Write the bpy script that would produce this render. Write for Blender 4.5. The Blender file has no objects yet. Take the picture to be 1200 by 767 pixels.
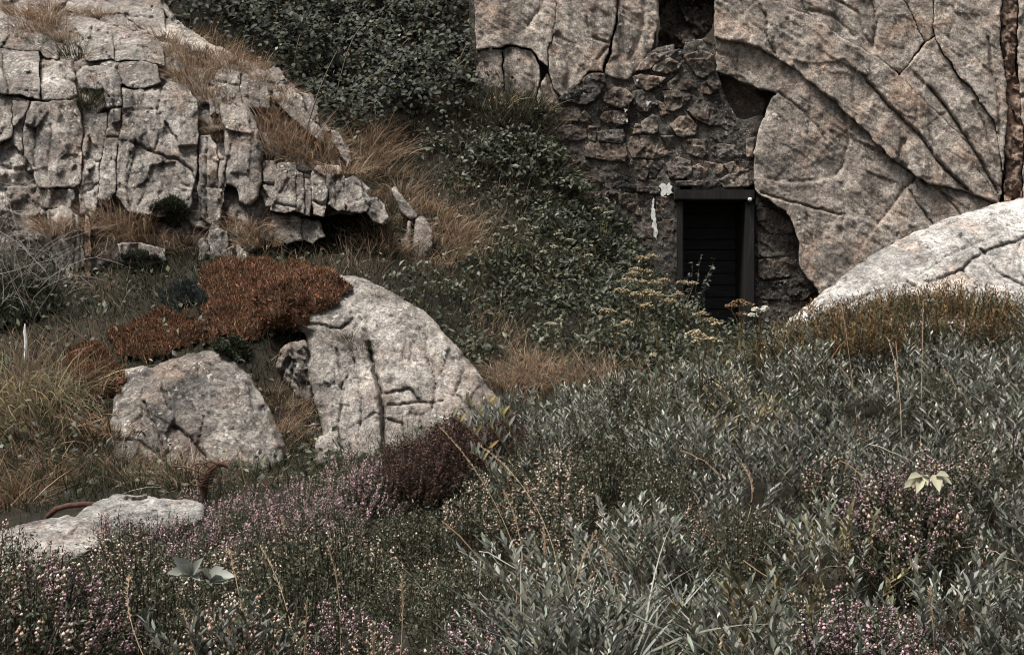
import bpy, math, random
import numpy as np
from mathutils import Vector

# ------------------------------------------------------------------ camera, sky, sun, exposure
sc = bpy.context.scene
F, CX, CY = 1648.0, 600.0, 383.5            # focal length and centre in photo pixels (1200 x 767)
cam_d = bpy.data.cameras.new('camera'); cam = bpy.data.objects.new('camera', cam_d)
sc.collection.objects.link(cam); sc.camera = cam
cam.location = (0, 0, 0); cam.rotation_euler = (math.radians(90), 0, 0)
cam_d.sensor_width = 36; cam_d.lens = 36 * F / 1200; cam_d.clip_start = 0.05; cam_d.clip_end = 600

SUN_EL, SUN_AZ = math.radians(66), math.radians(-128)   # azimuth from +Y, clockwise: over the left shoulder
world = bpy.data.worlds.new('World'); sc.world = world; world.use_nodes = True
wn = world.node_tree; bg = wn.nodes['Background']
sky = wn.nodes.new('ShaderNodeTexSky'); sky.sky_type = 'NISHITA'; sky.sun_disc = False
sky.sun_elevation = SUN_EL; sky.sun_rotation = SUN_AZ; sky.dust_density = 4; sky.air_density = 1.0; sky.ozone_density = 1.0
hs = wn.nodes.new('ShaderNodeHueSaturation'); hs.inputs['Saturation'].default_value = 0.22   # overcast: nearly grey
wn.links.new(sky.outputs[0], hs.inputs['Color']); wn.links.new(hs.outputs[0], bg.inputs['Color'])
bg.inputs['Strength'].default_value = 0.06
sun_d = bpy.data.lights.new('sun', 'SUN'); sun_d.energy = 3.5; sun_d.angle = math.radians(22); sun_d.color = (1.0, 0.955, 0.9)
sun = bpy.data.objects.new('sun', sun_d); sc.collection.objects.link(sun)
sdir = Vector((math.sin(SUN_AZ) * math.cos(SUN_EL), math.cos(SUN_AZ) * math.cos(SUN_EL), math.sin(SUN_EL)))
sun.rotation_euler = (-sdir).to_track_quat('-Z', 'Y').to_euler(); sun.location = (0, 0, 30)
sc.view_settings.view_transform = 'Standard'; sc.view_settings.look = 'None'
sc.view_settings.exposure = 0.87; sc.view_settings.gamma = 1.0; sc.view_settings.use_curve_mapping = False
sc.render.engine = 'CYCLES'; sc.cycles.use_denoising = True; sc.cycles.max_bounces = 5; sc.cycles.filter_width = 1.05
sc.cycles.diffuse_bounces = 2; sc.cycles.transmission_bounces = 2; sc.cycles.transparent_max_bounces = 4

rng = np.random.default_rng(7); random.seed(7)
COL = sc.collection

# ------------------------------------------------------------------ numpy noise
_perm = np.random.default_rng(3).permutation(256).astype(np.int64); _perm = np.concatenate([_perm, _perm, _perm])
_g = np.random.default_rng(4).normal(size=(256, 3)); _g /= np.linalg.norm(_g, axis=1)[:, None]
def pnoise(p):
    i = np.floor(p).astype(np.int64); f = p - i; i &= 255
    u = f * f * f * (f * (f * 6 - 15) + 10)
    out = 0
    for dx in (0, 1):
        wx = u[:, 0] if dx else 1 - u[:, 0]
        for dy in (0, 1):
            wy = u[:, 1] if dy else 1 - u[:, 1]
            for dz in (0, 1):
                wz = u[:, 2] if dz else 1 - u[:, 2]
                h = _perm[_perm[_perm[(i[:, 0] + dx) & 255] + ((i[:, 1] + dy) & 255)] + ((i[:, 2] + dz) & 255)]
                g = _g[h]
                out = out + wx * wy * wz * (g[:, 0] * (f[:, 0] - dx) + g[:, 1] * (f[:, 1] - dy) + g[:, 2] * (f[:, 2] - dz))
    return out * 1.6
def fbm(p, o=4, gain=.5):
    a, s, t = 1., 0, 0
    for k in range(o):
        s = s + a * pnoise(p * 2.03 ** k + k * 17.3); t += a; a *= gain
    return s / t
def ridged(p, o=4, gain=.55):
    a, s, t = 1., 0, 0
    for k in range(o):
        s = s + a * (1 - 2 * np.abs(pnoise(p * 2.1 ** k + k * 11.7))); t += a; a *= gain
    return s / t
def facets(q, seed=0):                       # broken planar chips: a tilted plane for each cell
    i = np.floor(q).astype(np.int64); best = np.full(len(q), 9e9); val = np.zeros(len(q)); sec = np.full(len(q), 9e9)
    for dx in (-1, 0, 1):
        for dy in (-1, 0, 1):
            c = i + (dx, dy)
            h = _perm[_perm[(c[:, 0] + seed) & 255] + (c[:, 1] & 255)]
            cp = c + np.stack([(_perm[h] / 255.), (_perm[h + 91] / 255.)], 1)
            d = q - cp; dd = (d ** 2).sum(1)
            v = (_perm[h + 37] / 255. - .5) + 1.1 * (d[:, 0] * (_perm[h + 53] / 127.5 - 1) + d[:, 1] * (_perm[h + 71] / 127.5 - 1))
            m = dd < best
            sec = np.where(m, best, np.minimum(sec, dd)); val = np.where(m, v, val); best = np.where(m, dd, best)
    return val, np.sqrt(sec) - np.sqrt(best)

def P(x, y, d):
    return np.array([(x - CX) / F * d, d, (CY - y) / F * d])
def lin(r, g, b):
    return tuple((c / 255 / 12.92) if c / 255 <= .04045 else ((c / 255 + .055) / 1.055) ** 2.4 for c in (r, g, b))

# ------------------------------------------------------------------ mesh helpers
class MB:
    def __init__(s): s.v = []; s.f = []; s.c = []; s.n = 0
    def add(s, v, f, c=None):
        v = np.asarray(v, float).reshape(-1, 3); f = np.asarray(f, np.int64)
        s.v.append(v); s.f.append(f + s.n); s.n += len(v)
        c = np.ones((len(v), 3)) * .5 if c is None else np.broadcast_to(np.asarray(c, float), (len(v), 3))
        s.c.append(c)
    def mesh(s, name, mat, smooth=True):
        me = bpy.data.meshes.new(name)
        v = np.concatenate(s.v); loops = np.concatenate([f.ravel() for f in s.f])
        tot = np.concatenate([np.full(len(f), f.shape[1]) for f in s.f])
        st = np.concatenate([[0], np.cumsum(tot)[:-1]])
        me.vertices.add(len(v)); me.vertices.foreach_set('co', v.astype(np.float32).ravel())
        me.loops.add(len(loops)); me.loops.foreach_set('vertex_index', loops.astype(np.int32))
        me.polygons.add(len(tot)); me.polygons.foreach_set('loop_start', st.astype(np.int32))
        me.polygons.foreach_set('use_smooth', np.full(len(tot), smooth))
        a = me.color_attributes.new('col', 'FLOAT_COLOR', 'POINT')
        c4 = np.ones((len(v), 4), np.float32); c4[:, :3] = np.concatenate(s.c); a.data.foreach_set('color', c4.ravel())
        me.materials.append(mat); me.update(); me.validate(verbose=False)
        return me
def link(name, me, parent=None):
    o = bpy.data.objects.new(name, me); COL.objects.link(o); o.parent = parent
    return o
def tag(o, label=None, cat=None, group=None, kind=None):
    if label: o['label'] = label
    if cat: o['category'] = cat
    if group: o['group'] = group
    if kind: o['kind'] = kind
    return o
def empty(name, loc=(0, 0, 0)):
    o = link(name, None); o.location = loc; o.empty_display_size = .1
    return o
def copy_tree(o, parent=None):
    c = o.copy(); COL.objects.link(c); c.parent = parent
    for ch in list(o.children): copy_tree(ch, c)
    return c
def norm(a): return a / (np.linalg.norm(a, axis=-1, keepdims=True) + 1e-12)
def tube(mb, pts, r0, r1, sides=5, col=None):
    pts = np.asarray(pts, float); n = len(pts)
    t = norm(np.gradient(pts, axis=0)); ref = np.array([0, 0, 1.]) if abs(t[:, 2]).mean() < .8 else np.array([1., 0, 0])
    a = norm(np.cross(t, ref)); b = np.cross(t, a)
    r = np.linspace(r0, r1, n) if np.ndim(r0) == 0 else np.asarray(r0)
    th = np.arange(sides) / sides * 2 * math.pi
    v = pts[:, None] + r[:, None, None] * (np.cos(th)[None, :, None] * a[:, None] + np.sin(th)[None, :, None] * b[:, None])
    k = np.arange(n - 1)[:, None] * sides + np.arange(sides)[None]; k2 = np.arange(n - 1)[:, None] * sides + (np.arange(sides)[None] + 1) % sides
    f = np.stack([k, k2, k2 + sides, k + sides], -1).reshape(-1, 4)
    mb.add(v.reshape(-1, 3), f, col)
    for e in (0, n - 1):
        vv = v[e]; mb.add(np.concatenate([vv, [pts[e]]]), [[i, (i + 1) % sides, sides] for i in range(sides)], col)
def leaves(mb, p, t, nrm, L, W, col, fold=.18, droop=.15, simple=False):
    """many leaves at once; p base, t direction, nrm face normal"""
    t = norm(t); b = norm(np.cross(t, nrm)); n = np.cross(b, t); L = np.broadcast_to(L, len(p))[:, None]; W = np.broadcast_to(W, len(p))[:, None] / 2
    def at(s, w, h): return p + t * L * s + b * W * w + n * (W * h - L * droop * s * s)
    if simple:
        v = np.stack([at(0, 0, 0), at(.45, -1, fold * 2), at(.5, 0, 0), at(.45, 1, fold * 2), at(1, 0, 0)], 1); k = 5
        f = np.array([[0, 2, 1], [0, 3, 2], [1, 2, 4], [2, 3, 4]])
        mb.add(v.reshape(-1, 3), (np.arange(len(p))[:, None, None] * k + f).reshape(-1, 3), np.repeat(col, k, 0))
    else:
        v = np.stack([at(0, 0, 0), at(.3, 0, 0), at(.7, 0, 0), at(1, 0, 0), at(.28, -.9, fold * 2), at(.66, -.8, fold * 2), at(.28, .9, fold * 2), at(.66, .8, fold * 2)], 1); k = 8
        f = np.array([[0, 1, 4], [0, 6, 1], [5, 2, 3], [2, 7, 3]]); q = np.array([[4, 1, 2, 5], [1, 6, 7, 2]])
        base = mb.n; c = np.repeat(col, k, 0)
        mb.add(v.reshape(-1, 3), (np.arange(len(p))[:, None, None] * k + f).reshape(-1, 3), c)
        mb.f.append((np.arange(len(p))[:, None, None] * k + q).reshape(-1, 4) + base)
def blades(mb, p, t, bend, L, W, col, seg=4):
    """grass blades: p base, t start direction, bend = sideways/down curvature vector per length"""
    n = len(p); t = norm(t); L = np.broadcast_to(L, n)[:, None]; W = np.broadcast_to(W, n)[:, None] / 2
    side = norm(np.cross(t, bend + rng.normal(size=(n, 3)) * .4))
    vs = []; cs = []
    for k in range(seg + 1):
        s = k / seg; c = p + t * L * s + bend * L * s * s
        w = W * (1 - s) ** .7 if k < seg else W * 0
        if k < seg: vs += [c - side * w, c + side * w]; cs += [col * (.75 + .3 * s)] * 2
        else: vs += [c]; cs += [col * 1.1]
    K = 2 * seg + 1
    v = np.stack(vs, 1); cc = np.stack(cs, 1)
    q = np.array([[2 * k, 2 * k + 1, 2 * k + 3, 2 * k + 2] for k in range(seg - 1)]); tr = np.array([[2 * seg - 2, 2 * seg - 1, 2 * seg]])
    base = mb.n
    mb.add(v.reshape(-1, 3), (np.arange(n)[:, None, None] * K + tr).reshape(-1, 3), cc.reshape(-1, 3))
    if len(q): mb.f.append((np.arange(n)[:, None, None] * K + q).reshape(-1, 4) + base)
def pick(cols, n, jit=.18):
    c = np.array(cols)[rng.integers(0, len(cols), n)]
    return c * (1 + rng.normal(size=(n, 1)) * jit).clip(.4, 1.8) * (1 + rng.normal(size=(n, 3)) * .04)
OCT_V = np.array([[1, 0, 0], [-1, 0, 0], [0, 1, 0], [0, -1, 0], [0, 0, 1], [0, 0, -1.]])
OCT_F = np.array([[0, 2, 4], [2, 1, 4], [1, 3, 4], [3, 0, 4], [2, 0, 5], [1, 2, 5], [3, 1, 5], [0, 3, 5]])
def beads(mb, p, r, col, sq=1.0):
    n = len(p); r = np.broadcast_to(r, n)[:, None, None]
    v = p[:, None] + OCT_V[None] * r * np.array([1, 1, sq]) * (1 + rng.normal(size=(n, 6, 1)) * .2)
    mb.add(v.reshape(-1, 3), (np.arange(n)[:, None, None] * 6 + OCT_F).reshape(-1, 3), np.repeat(col, 6, 0))
def rdir(n, up=0.): 
    d = norm(rng.normal(size=(n, 3))); d[:, 2] += up
    return norm(d)

# ------------------------------------------------------------------ materials
def new_mat(name):
    m = bpy.data.materials.new(name); m.use_nodes = True; nt = m.node_tree
    return m, nt, nt.nodes['Principled BSDF'], nt.nodes.new, nt.links.new
def ramp(N, stops, interp='LINEAR'):
    r = N('ShaderNodeValToRGB'); r.color_ramp.interpolation = interp; e = r.color_ramp.elements
    while len(e) < len(stops): e.new(.5)
    for el, (p, c) in zip(e, stops):
        el.position = p; el.color = (*c, 1) if len(c) == 3 else c
    return r
def rock_mat(name, a, b, c, lichen=.5, black=.5, stain=0., stain_col=(.03, .026, .022), scale=1., bump=.6, rust=0., random_tint=0., moss=0., mott=1.):
    """a dark, b middle, c light rock colour; lichen / black crust / damp streaks / rust cover"""
    m, nt, bs, N, Lk = new_mat(name)
    geo = N('ShaderNodeNewGeometry'); pos = geo.outputs['Position']
    def noise(sc_, det=6, rough=.6, vec=None, dist=0):
        n = N('ShaderNodeTexNoise'); n.inputs['Scale'].default_value = sc_ * scale; n.inputs['Detail'].default_value = det
        n.inputs['Roughness'].default_value = rough; n.inputs['Distortion'].default_value = dist; Lk(vec or pos, n.inputs['Vector']); return n.outputs['Fac']
    def mix(fac, x, y, mode='MIX'):
        n = N('ShaderNodeMix'); n.data_type = 'RGBA'; n.blend_type = mode; n.clamp_factor = True
        if hasattr(fac, 'links'): Lk(fac, n.inputs[0])
        else: n.inputs[0].default_value = fac
        for s, i in ((x, 6), (y, 7)):
            if hasattr(s, 'links'): Lk(s, n.inputs[i])
            else: n.inputs[i].default_value = (*s, 1)
        return n.outputs[2]
    def rmp(x, lo, hi, a0=(0, 0, 0), a1=(1, 1, 1)):
        r = ramp(N, [(lo, a0), (hi, a1)]); Lk(x, r.inputs[0]); return r.outputs[0]
    def mul(x, k):
        n = N('ShaderNodeMath'); n.operation = 'MULTIPLY'
        Lk(x, n.inputs[0])
        if hasattr(k, 'links'): Lk(k, n.inputs[1])
        else: n.inputs[1].default_value = k
        return n.outputs[0]
    big = noise(1.1, 7, .62, dist=.4)
    r0 = ramp(N, [(.33, a), (.5, b), (.68, c)]); Lk(big, r0.inputs[0]); col = r0.outputs[0]
    col = mix(mul(rmp(noise(2.3, 5, .6), .5, .7), .6), col, tuple(x * y for x, y in zip(b, (1.22, .93, .78))))   # pinker feldspar patches
    grain = noise(17, 7, .75)
    col = mix(1., col, rmp(grain, .30, .70, (.34, .34, .35), (1.65, 1.63, 1.6)), 'MULTIPLY')
    col = mix(1., col, rmp(noise(5.5, 6, .68, dist=.3), .32, .68, tuple(1 - (1 - v) * mott for v in (.55, .55, .56)), tuple(1 + (v - 1) * mott for v in (1.42, 1.41, 1.38))), 'MULTIPLY')
    fine = noise(55, 3, .7)
    col = mix(1., col, rmp(fine, .3, .7, (.42, .42, .42), (1.6, 1.6, 1.6)), 'MULTIPLY')
    if random_tint:
        oi = N('ShaderNodeObjectInfo')
        rr = ramp(N, [(0, (.42, .42, .44)), (.35, (.8, .76, .72)), (.6, (1.5, 1.26, 1.08)), (.8, (.7, .6, .54)), (1, (2.0, 1.9, 1.75))]); Lk(oi.outputs['Random'], rr.inputs[0])
        col = mix(random_tint, col, mix(1., col, rr.outputs[0], 'MULTIPLY'))
    if stain:
        mp = N('ShaderNodeMapping'); mp.inputs['Scale'].default_value = (3.2, 3.2, .35); Lk(pos, mp.inputs[0])
        st = mul(rmp(noise(1.4, 6, .6, mp.outputs[0]), .48, .66), rmp(noise(.55, 3, .5), .4, .6))
        col = mix(mul(st, stain), col, stain_col)
    if rust:
        col = mix(mul(rmp(noise(1.8, 6, .7), .55, .72), rust), col, (.15, .095, .06))
    if black:
        bl = mul(rmp(noise(9, 6, .72), .55, .63), rmp(noise(1.6, 4, .6), .38, .6))
        col = mix(mul(bl, black), col, (.035, .034, .033))
    if lichen:
        vo = N('ShaderNodeTexVoronoi'); vo.inputs['Scale'].default_value = 21 * scale; vo.inputs['Randomness'].default_value = 1
        sep = N('ShaderNodeMix'); sep.data_type = 'VECTOR'; sep.inputs[0].default_value = .06
        nv = N('ShaderNodeTexNoise'); nv.inputs['Scale'].default_value = 24; Lk(pos, nv.inputs['Vector'])
        Lk(pos, sep.inputs[4]); Lk(nv.outputs['Color'], sep.inputs[5]); Lk(sep.outputs[1], vo.inputs['Vector'])
        spots = rmp(vo.outputs['Distance'], .28, .36, (1, 1, 1), (0, 0, 0))
        li = mul(mul(spots, rmp(noise(4.0, 5, .65), .5, .62)), lichen)
        col = mix(li, col, (.52, .50, .45))
        li2 = mul(rmp(noise(30, 5, .7), .58, .66), lichen * .8)
        col = mix(mul(li2, rmp(noise(1.3, 4, .6), .4, .6)), col, (.46, .45, .42))
    if moss:
        mo = mul(rmp(noise(3.0, 6, .7), .52, .62), moss); col = mix(mo, col, (.045, .04, .022))
    Lk(col, bs.inputs['Base Color']); bs.inputs['Roughness'].default_value = .9; bs.inputs['Specular IOR Level'].default_value = .22
    h1 = noise(11, 9, .72); ad = N('ShaderNodeMath'); ad.operation = 'MULTIPLY_ADD'; Lk(fine, ad.inputs[0]); ad.inputs[1].default_value = .3; Lk(h1, ad.inputs[2])
    bp = N('ShaderNodeBump'); bp.inputs['Strength'].default_value = bump; bp.inputs['Distance'].default_value = .035; Lk(ad.outputs[0], bp.inputs['Height']); Lk(bp.outputs[0], bs.inputs['Normal'])
    return m
def leaf_mat(name, rough=.5, spec=.4, trans=.25):
    m, nt, bs, N, Lk = new_mat(name)
    at = N('ShaderNodeAttribute'); at.attribute_name = 'col'
    Lk(at.outputs['Color'], bs.inputs['Base Color']); bs.inputs['Roughness'].default_value = rough; bs.inputs['Specular IOR Level'].default_value = spec
    if trans:
        tr = N('ShaderNodeBsdfTranslucent'); Lk(at.outputs['Color'], tr.inputs['Color'])
        mx = N('ShaderNodeMixShader'); mx.inputs[0].default_value = trans
        Lk(bs.outputs[0], mx.inputs[1]); Lk(tr.outputs[0], mx.inputs[2]); Lk(mx.outputs[0], nt.nodes['Material Output'].inputs['Surface'])
    return m
def simple_mat(name, stops, scale=8, rough=.85, bump=.4, stretch=(1, 1, 1), spec=.3, detail=7):
    m, nt, bs, N, Lk = new_mat(name)
    tc = N('ShaderNodeTexCoord'); mp = N('ShaderNodeMapping'); mp.inputs['Scale'].default_value = stretch; Lk(tc.outputs['Object'], mp.inputs[0])
    n = N('ShaderNodeTexNoise'); n.inputs['Scale'].default_value = scale; n.inputs['Detail'].default_value = detail; n.inputs['Roughness'].default_value = .7; Lk(mp.outputs[0], n.inputs['Vector'])
    r = ramp(N, stops); Lk(n.outputs['Fac'], r.inputs[0]); Lk(r.outputs[0], bs.inputs['Base Color'])
    bs.inputs['Roughness'].default_value = rough; bs.inputs['Specular IOR Level'].default_value = spec
    bp = N('ShaderNodeBump'); bp.inputs['Strength'].default_value = bump; bp.inputs['Distance'].default_value = .01; Lk(n.outputs['Fac'], bp.inputs['Height']); Lk(bp.outputs[0], bs.inputs['Normal'])
    return m
M = {}
M['crag'] = rock_mat('crag_rock', (.08, .075, .07), (.20, .182, .166), (.38, .352, .325), lichen=.85, black=.95, rust=.1, bump=1.)
M['crag_core'] = rock_mat('crag_core_rock', (.045, .038, .03), (.075, .06, .045), (.11, .09, .065), lichen=.1, black=.5, moss=.7)
M['cliff'] = rock_mat('cliff_rock', (.155, .136, .119), (.29, .253, .22), (.41, .367, .325), lichen=.8, black=.75, stain=.9, rust=.3, bump=.8, mott=.6)
M['cliff_dark'] = rock_mat('stained_shaded_cliff_rock', (.03, .027, .024), (.06, .052, .045), (.16, .14, .118), lichen=.5, black=.9, stain=.9, bump=1.)  # stained rock, with shade of strip and recess painted into its dark tone
M['cliff_pink'] = rock_mat('pink_vein_rock', (.16, .115, .09), (.26, .19, .15), (.36, .28, .23), lichen=.2, black=.3, bump=1.)
M['boulder'] = rock_mat('boulder_rock', (.10, .094, .087), (.20, .184, .168), (.34, .315, .29), lichen=.85, black=.95, rust=.06, bump=1.)
M['pale'] = rock_mat('pale_slab_rock', (.17, .164, .156), (.33, .32, .305), (.46, .448, .428), lichen=.5, black=.95, scale=1.2)
M['flat_pale'] = rock_mat('darkened_slab_rock', (.11, .105, .10), (.215, .208, .198), (.32, .312, .298), lichen=.4, black=.95, scale=1.4)  # pale rock colours darkened to offset strong light on the up-facing tops
M['stone'] = rock_mat('masonry_stone', (.042, .039, .036), (.10, .091, .084), (.22, .203, .187), lichen=.6, black=.7, random_tint=.8, scale=1.6)
M['mortar'] = rock_mat('mortar', (.04, .037, .034), (.075, .068, .06), (.14, .128, .115), lichen=.8, black=.5, scale=2., bump=1.)
M['soil'] = simple_mat('soil', [(.3, (.010, .0085, .006)), (.7, (.028, .022, .014))], 3, 1, .6)
M['leaf'] = leaf_mat('leaf'); M['gloss'] = leaf_mat('glossy_leaf', .55, .25, .2)
M['dry'] = leaf_mat('dry_grass', .75, .15, .3); M['matt'] = leaf_mat('matt_plant', .85, .15, .15)
M['twig'] = leaf_mat('twig', .85, .2, 0)
M['timber'] = simple_mat('dark_timber', [(.25, (.006, .0058, .0054)), (.55, (.012, .0115, .0105)), (.8, (.04, .037, .034))], 5, .85, .6, (6, 6, .6))
M['plank'] = simple_mat('door_plank', [(.3, (.013, .014, .014)), (.7, (.036, .038, .036))], 5, .8, .5, (.7, 6, 8))
M['rust'] = simple_mat('rusted_iron', [(.3, (.035, .018, .012)), (.55, (.08, .04, .027)), (.8, (.14, .078, .055))], 40, .9, .6)
M['white'] = simple_mat('white_paint', [(.32, (.10, .095, .09)), (.42, (.5, .485, .46)), (.55, (.72, .71, .69))], 25, .8, .4)
M['black'] = simple_mat('tunnel_dark_rock', [(.3, (.012, .011, .01)), (.7, (.03, .027, .024))], 5, .95, .6)

# ------------------------------------------------------------------ ground (one sheet)
CT = []   # control points of the ground: world x, y, z
def cp(x, y, d, sink=0.): p = P(x, y, d); CT.append((p[0], p[1], p[2] - sink))
for x, row in {-250: [(790, 4.6), (705, 6.5), (650, 8.2)], 0: [(767, 4.6), (705, 6.0), (678, 7.1)], 150: [(767, 4.5), (685, 6.0), (650, 7.3)], 300: [(767, 4.4), (665, 6), (622, 7.6)],
               450: [(767, 4.3), (640, 6), (578, 8)], 600: [(767, 4.2), (620, 6), (505, 8.4)], 750: [(767, 4.2), (600, 6), (462, 8.8)], 900: [(767, 4.1), (590, 6), (414, 9.2)],
               1050: [(767, 4.1), (580, 6), (380, 9.4)], 1200: [(767, 4.), (570, 6), (362, 9.6)], 1450: [(767, 4.), (560, 6), (350, 9.8)]}.items():
    for y, d in row: cp(x, y, d, .2 if x < 450 else .3)
for x, y, d in [(240, 612, 9.0), (60, 690, 7.5), (110, 675, 7.6), (165, 660, 7.8), (235, 640, 8.0), (20, 660, 8.2), (150, 625, 8.5), (-300, 600, 10.5), (0, 645, 8.9), (0, 572, 10.2), (150, 572, 10.1), (300, 562, 10.4), (450, 545, 11.0), (600, 500, 10.8), (750, 462, 11.8), (900, 440, 12.3), (1050, 430, 12.5), (1250, 415, 12.8),
                (60, 520, 11.), (50, 450, 11.8), (50, 385, 12.9), (60, 330, 14.), (-200, 380, 13), (-200, 320, 14.6), (150, 330, 14), (250, 318, 13.7), (200, 375, 12.8), (260, 408, 12.3), (140, 440, 12.), (310, 455, 12.), (345, 525, 11.6), (230, 540, 11.2), (110, 400, 12.5),
                (330, 345, 13.2), (420, 320, 14.), (330, 300, 14.5), (430, 300, 14.4), (520, 350, 13.9), (575, 425, 12.9), (625, 470, 12.2), (600, 505, 11.2), (600, 400, 13.6), (600, 330, 14.9), (600, 260, 16.0), (610, 200, 16.7), (610, 150, 17.05), (500, 260, 15.4), (460, 200, 16.2), (430, 160, 16.6), (520, 170, 16.8), (560, 120, 17.2),
                (680, 430, 12.9), (700, 380, 14.5), (690, 320, 15.9), (660, 260, 16.7), (760, 400, 14.8), (740, 350, 16.2), (800, 420, 14.), (840, 400, 16.6), (840, 404, 17.6), (930, 410, 17), (1100, 400, 17),
                (100, 292, 14.75), (100, 150, 15.7), (100, 0, 17.5), (-150, 150, 15.7), (-150, 0, 17.5), (300, 220, 15.2), (320, 110, 16.1), (400, 190, 15.7), (220, 20, 17.0), (300, 60, 17.1), (400, 90, 17.5), (480, 60, 18.), (300, 0, 18.2), (420, 0, 18.6), (520, 20, 18.2), (400, -80, 19.6), (150, -120, 19.8), (540, -80, 19.)]:
    cp(x, y, d)
for p in [(-3, 1.5, -1.55), (0, 0, -1.6), (3, 1.5, -1.5), (0, -4, -1.9), (-12, 0, -1.8), (12, 0, -1.2), (0, -20, -2.5), (-14, 12, .3), (-12, 22, 6), (0, 22, 6.6), (3, 18.8, -.3), (6, 19, -.2), (4, 24, 7.5), (9, 24, 7), (14, 14, 1.5), (-25, 10, 1), (25, 10, 2), (-20, 35, 8), (20, 35, 8), (0, 40, 8)]: CT.append(p)
CT = np.array(CT); _c2 = .45 ** 2
_K = np.sqrt(((CT[:, None, :2] - CT[None, :, :2]) ** 2).sum(-1) + _c2)
_A = np.block([[_K - 1e-3 * np.eye(len(CT)), np.ones((len(CT), 1))], [np.ones((1, len(CT))), np.zeros((1, 1))]])
_w = np.linalg.solve(_A, np.concatenate([CT[:, 2], [0]]))
def H(x, y):
    x = np.asarray(x, float).ravel(); y = np.asarray(y, float).ravel(); z = np.empty(len(x))
    for s in range(0, len(x), 40000):
        e = slice(s, s + 40000)
        z[e] = np.sqrt((x[e, None] - CT[:, 0]) ** 2 + (y[e, None] - CT[:, 1]) ** 2 + _c2) @ _w[:-1] + _w[-1]
    far = np.clip((np.hypot(x, y - 10) - 26) / 20, 0, 1)
    z = z * (1 - far) + far * np.clip(z, -3, 7)
    q = np.stack([x, y, z * 0], 1)
    nr = (((y - 2.5) / 1.5).clip(0, 1) * ((9.0 - y) / 1.4).clip(0, 1))
    return z + .05 * fbm(q * 1.3, 4) + nr * .40 * fbm(q * 1.05 + 4.4, 2)
ax = np.concatenate([np.linspace(-150, -9, 24)[:-1], np.arange(-9, 9, .09), np.linspace(9, 150, 24)])
ay = np.concatenate([np.linspace(-60, 2, 14)[:-1], np.arange(2, 20, .09), np.linspace(20, 160, 20)])
gx, gy = np.meshgrid(ax, ay); gz = H(gx, gy)
nx = len(ax); i0 = (np.arange(len(ay) - 1)[:, None] * nx + np.arange(nx - 1)[None]).ravel()
mb = MB(); mb.add(np.stack([gx.ravel(), gy.ravel(), gz], 1), np.stack([i0, i0 + 1, i0 + nx + 1, i0 + nx], 1))
ground = tag(link('ground', mb.mesh('ground', M['soil'])), kind='structure')
def Hn(x, y):
    e = .05; dx = (H(x + e, y) - H(x - e, y)) / (2 * e); dy = (H(x, y + e) - H(x, y - e)) / (2 * e)
    return norm(np.stack([-dx, -dy, np.ones_like(dx)], 1))
def to_px(p): return np.stack([CX + p[:, 0] / p[:, 1] * F, CY - p[:, 2] / p[:, 1] * F], 1)
def in_poly(q, poly):
    poly = np.asarray(poly, float); x, y = q[:, 0], q[:, 1]; ins = np.zeros(len(q), bool)
    for (x1, y1), (x2, y2) in zip(poly, np.roll(poly, -1, 0)):
        c = ((y1 > y) != (y2 > y)) & (x < (x2 - x1) * (y - y1) / (y2 - y1 + 1e-12) + x1); ins ^= c
    return ins

# ------------------------------------------------------------------ rock blocks from traced outlines
def smooth_poly(poly, it=1):
    p = np.asarray(poly, float)
    for _ in range(it):
        n = np.roll(p, -1, 0); p = np.stack([p * .8 + n * .2, p * .2 + n * .8], 1).reshape(-1, 2)
    return p
def densify(poly, step, warp, wf, smooth=1, closed=True):
    p = smooth_poly(poly, smooth) if closed else np.asarray(poly, float)
    out = []
    m = len(p) if closed else len(p) - 1
    for k in range(m):
        a, b = p[k], p[(k + 1) % len(p)]; n = max(1, int(np.hypot(*(b - a)) / step))
        out.append(a + (b - a) * (np.arange(n) / n)[:, None])
    if not closed: out.append(p[-1:])
    q = np.concatenate(out); z = np.zeros((len(q), 1))
    w = np.stack([fbm(np.concatenate([q / wf, z + 3.3], 1), 3), fbm(np.concatenate([q / wf, z + 9.1], 1), 3)], 1)
    return q + w * warp
def seg_dist(q, poly, closed=True):
    a = poly; b = np.roll(poly, -1, 0)
    if not closed: a, b = poly[:-1], poly[1:]
    ab = b - a; l2 = (ab ** 2).sum(1) + 1e-9
    D = np.empty(len(q)); NP = np.empty((len(q), 2)); SG = np.empty(len(q))
    ch = max(1, int(1e6 // len(a))); f4 = np.float32
    ax_, ay_, bx_, by_, il = a[:, 0].astype(f4), a[:, 1].astype(f4), ab[:, 0].astype(f4), ab[:, 1].astype(f4), (1 / l2).astype(f4)
    for s in range(0, len(q), ch):
        x = q[s:s + ch, :1].astype(f4) - ax_; y = q[s:s + ch, 1:].astype(f4) - ay_
        t = ((x * bx_ + y * by_) * il).clip(0, 1); d2 = (x - t * bx_) ** 2 + (y - t * by_) ** 2
        k = d2.argmin(1); r = np.arange(len(k)); tk = t[r, k]
        D[s:s + ch] = np.sqrt(d2[r, k]); NP[s:s + ch] = a[k] + tk[:, None] * ab[k]
        SG[s:s + ch] = np.sign(bx_[k] * y[r, k] - by_[k] * x[r, k])
    return D, NP, SG
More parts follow.
